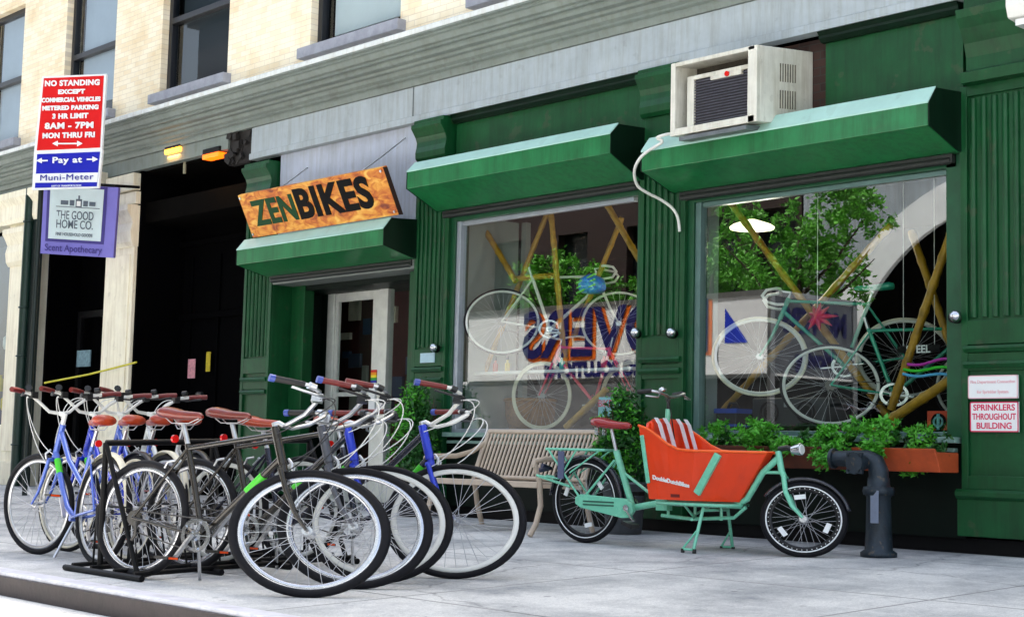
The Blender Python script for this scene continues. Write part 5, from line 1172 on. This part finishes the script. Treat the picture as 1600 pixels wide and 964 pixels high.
wbox(1215,1326,'terracotta trough of bright green leaves behind the cargo bicycle lamp',True)
wbox(1100,1205,'terracotta trough of low greenery hidden behind the orange cargo box',False)
# ---------------------------------------------------------------- standpipe
sx_,sy_=-6.13,-.62; g0=gz(sy_); sp_=thing('standpipe','squat weathered iron fire standpipe in front of the flower boxes','standpipe',(sx_,sy_,g0))
sp_.scale=(.86,.86,1)
b=MB().lathe((sx_,sy_,g0),[(.02,0),(.15,0),(.15,.03),(.115,.05),(.105,.2),(.10,.42),(.115,.44),(.115,.49),(.095,.50),(.09,.56)],20); b.build('pipe',IRON,sp_)
b=MB().tube([(sx_,sy_,g0+.52),(sx_,sy_,g0+.60),(sx_-.03,sy_,g0+.66),(sx_-.10,sy_,g0+.69),(sx_-.42,sy_-.02,g0+.69)],[.085,.085,.078,.066,.055],16); b.build('elbow',IRON,sp_)
b=MB().tube([(sx_-.10,sy_-.07,g0+.665),(sx_-.10,sy_-.19,g0+.66)],[.055,.07],16).tube([(sx_-.10,sy_-.19,g0+.66),(sx_-.10,sy_-.215,g0+.66)],.08,16)
o=b.build('outlet_cap',IRON,sp_)
b=MB()
for a in (0,90,180,270): b.obox((sx_-.10+cos(R(a+45))*.085,sy_-.2,g0+.66+sin(R(a+45))*.085),(.03,.03,.03),Matrix.Rotation(R(a),3,'Y'))
b.tube([(sx_-.42,sy_-.02,g0+.69),(sx_-.45,sy_-.02,g0+.69)],.075,14); b.build('cap_lug',IRON,sp_)
MB().slab([(sx_+.0,sy_-.122,g0+.24),(sx_+.07,sy_-.11,g0+.24),(sx_+.07,sy_-.11,g0+.47),(sx_+.0,sy_-.122,g0+.47)],.006).build('tag_plate',mat('pale_tag',(110,120,140),.5,0,.2),sp_)
MB().lathe((sx_,sy_,g0+.435),[(.02,0),(.128,0),(.135,.03),(.128,.06),(.02,.06)],8).build('hex_collar',IRON,sp_)
# ================================================================ ACROSS THE STREET (seen in the glass)
tr=thing('box_truck','white removal box truck with large navy lettering, across the street','truck',(-19,-11.2,ZK-.14))
g1=ZK-.14; X0,X1=-24.5,-15.3
MB().box(X0+1.6,X1-.01,-12.38,-9.97,g1+1.15,2.03).build('side_skirt',mat('skirt_dark',(26,28,32),.5,0,.3,2),tr)
MB().box(X0+1.6,X1,-12.4,-9.95,2.03,3.45).build('cargo_body',mat('truck_white',(225,228,230),.35,0,.05,2),tr,bevel=.04)
MB().box(X0+1.6,X1,-12.3,-10.05,g1+.9,g1+1.14).build('chassis',BLACK,tr)
MB().prism([(X0-.6,g1+.5),(X0-.6,g1+1.3),(X0-.2,g1+2.3),(X0+1.4,g1+2.4),(X0+1.4,g1+.5)],-12.3,-10.05,'y').build('cab',mat('truck_white',(225,228,230)),tr,bevel=.05)
MB().box(X0-.1,X0+1.1,-10.04,-10.02,g1+1.5,g1+2.2).build('cab_window',BLACK,tr)
for x in (X0+.4,X1-1.6):
    for y in (-12.2,-10.2): w_=MB().tube([(x,y-.14,g1+.48),(x,y+.14,g1+.48)],.48,28).build('wheel',BLK_RUB,tr); MB().tube([(x,y-.15,g1+.48),(x,y+.15,g1+.48)],.25,20).build('hub',ALU,tr)
MB().box(X1-.0,X1+.004,-12.3,-10.05,2.08,3.37).build('rear_door',mat('shaded_rear_grey',(104,108,116),.5,0,.15,3),tr)  # truck end darkened: its shade is put into the grey
MB().box(X0+1.7,-17.6,-9.965,-9.95,g1+1.16,2.02).build('lower_panel',mat('truck_lower_grey',(120,122,126),.4,.2,.3,2),tr)
MB().box(X0+1.7,X1-.02,-9.95,-9.93,2.00,2.06).build('rub_rail',ALU,tr)
TO=mat('truck_orange',(230,110,30),.4,0,0); TN=mat('truck_navy',(26,26,90),.4,0,0); TB=mat('truck_blue',(36,60,190),.4,0,0)
for dz_,dxx,m_,o_ in ((-.04,.05,TO,.055),(0,0,TN,.03)):
    text_mb('MOVERS',1.25,(-18.9+dxx,-9.94+(.024 if m_ is TN else 0),2.88+dz_),(-1,0,0),(0,0,1),.004,o_,1.0).build('lettering',m_,tr)
text_mb('MOVING SOLUTIONS',.36,(-18.9,-9.935,2.22),(-1,0,0),(0,0,1),.004,.02,1.0).build('lettering',TN,tr)
text_mb('MOVERS',.55,(X1+.009,-11.2,2.98),(0,1,0),(0,0,1),.004,.03,.9).build('lettering',TN,tr); text_mb('Moving',.42,(X1+.009,-11.2,2.35),(0,1,0),(0,0,1),.004,.02,.9).build('lettering',TN,tr)
MB().add([(-16.25,-9.94,3.2),(-15.75,-9.94,2.6),(-16.25,-9.94,2.6)],[(0,1,2)]).xf(lambda v:v).build('emblem',TB,tr)
MB().box(X1-.04,X1+.03,-12.42,-12.3,g1+1.15,3.47).box(X1-.04,X1+.03,-10.05,-9.93,g1+1.15,3.47).box(X1-.04,X1+.03,-12.4,-9.95,3.38,3.47).box(X0+1.6,X1,-9.95,-9.92,3.38,3.47).build('edge_trim',ALU,tr)
tag(tr,None,None)
OB=thing('opposite_building','pale stone building with tall dark arches, across the street','building',(-16,-20,0))
def arch_wall(b,x0,x1,z0,z1,y,arches):
    n=40
    for (a,c,sp) in arches:
        r=(c-a)/2; cx=(a+c)/2; vs=[];fs=[]
        for i in range(n+1):
            t=PI*i/n; x=cx-r*cos(t); vs+=[(x,y,sp+r*sin(t)),(x,y,z1)]
        for i in range(n): fs.append((i*2,i*2+2,i*2+3,i*2+1))
        b.add(vs,fs)
        # archivolt
        vs=[];fs=[]
        for i in range(n+1):
            t=PI*i/n
            for rr,yy in ((r,y+.02),(r,y+.15),(r+.75,y+.15),(r+.75,y+.02)): vs.append((cx-rr*cos(t),yy,sp+rr*sin(t)))
        for i in range(n):
            for j in range(4): fs.append((i*4+j,i*4+(j+1)%4,(i+1)*4+(j+1)%4,(i+1)*4+j))
        AV.add(vs,fs)
    xs=[x0]+[v for a in arches for v in a[:2]]+[x1]
    for i in range(0,len(xs),2): b.box(xs[i],xs[i+1],y-.4,y,z0,z1)
AV=MB(); b=MB(); arch_wall(b,-20.5,4,ZK,15,-18,[(-19.3,-10.9,1.9),(-9.2,-.8,1.9)]); b.build('arcade_wall',mat('pale_stone',(150,160,168),.7,0,.15,1.5,bump=.1,streak=.2),OB)
AV.build('archivolt',mat('bright_stone',(226,230,232),.6,0,.08,2),OB)
MB().box(-20.4,4,-22,-18.5,ZK,15).build('dark_hall',PBLACK,OB)
MB().box(-20.2,4.2,-18.6,-17.7,15,15.4).build('parapet',mat('pale_stone',(178,186,190)),OB)
O2=thing('opposite_brick_building','dark brick tenement across the street, left of the stone arcade','building',(-32,-20,0))
hol=[(x,x+1.1,z,z+1.9) for x in (-46,-43.5,-41,-38.5,-36,-33.5,-31,-28.5,-26,-23.5,-21.8) for z in (1.2,4.6,8)]
wall_holes(MB(),-48,-20.55,ZK,16,-18,-18.25,hol).build('brick_wall',OPPB,O2); MB().box(-48,-20.55,-22,-18.3,ZK,16).build('dark_interior',mat('dim_window',(40,46,50),.15,0,.3,2),O2)
MB().box(-48.2,-20.55,-18.4,-17.6,16,16.5).build('cornice',BLACK,O2)
def tree(x,y,h,cr,label,seed):
    random.seed(seed); t=thing('street_tree',label,'tree',(x,y,ZK),group='street trees across the road')
    b=MB().tube([(x,y,ZK),(x+.05,y,h*.3),(x-.05,y+.1,h*.5),(x,y,h*.8)],[.16,.13,.10,.04],10)
    for q in range(9):
        a=random.random()*6.28; z=h*random.uniform(.38,.6); b.tube([(x,y,z),(x+cos(a)*cr*.5,y+sin(a)*cr*.5,z+cr*.4),(x+cos(a)*cr*.85,y+sin(a)*cr*.85,z+cr*.75)],[.05,.03,.01],6)
    b.build('trunk',mat('bark',(70,60,50),.9,0,.3,12,bump=.3),t)
    b=MB()
    for q in range(26):
        d=Vector((random.gauss(0,1),random.gauss(0,1),random.gauss(0,1))).normalized()*random.uniform(.3,.95)
        leaves(b,(x+d.x*cr,y+d.y*cr,h*.68+d.z*cr*1.0),(cr*.3,cr*.3,cr*.26),420,.105,.6,clump=9)
    b.build('crown',mat('crown_leaf',(84,158,40),.5,0,.5,3),t)
tree(-18.3,-14.9,7.0,1.9,'leafy street tree across the road, mirrored in the right window',3)
tree(-22.5,-17.2,6.4,2.2,'leafy street tree across the road, behind the truck in the middle window',5)
tree(-27.5,-17.2,6.0,2.0,'leafy street tree across the road, farthest left in the reflections',8)
# white box lamp high on the right pilaster
p=at(1592,18,-.35); wl=thing('wall_light','white boxed wall light cut off at the top right corner','lamp',(p.x,-.2,p.z))
MB().prism([(-.02,p.z-.1),(-.42,p.z-.06),(-.45,p.z+.02),(-.45,p.z+.4),(-.02,p.z+.4)],p.x-.05,p.x+.5).build('housing',WHITE,wl,bevel=.01)
MB().box(p.x-.0,p.x+.45,-.40,-.06,p.z-.115,p.z-.07).build('lens',mat('lens_glass',(225,228,228)),wl)
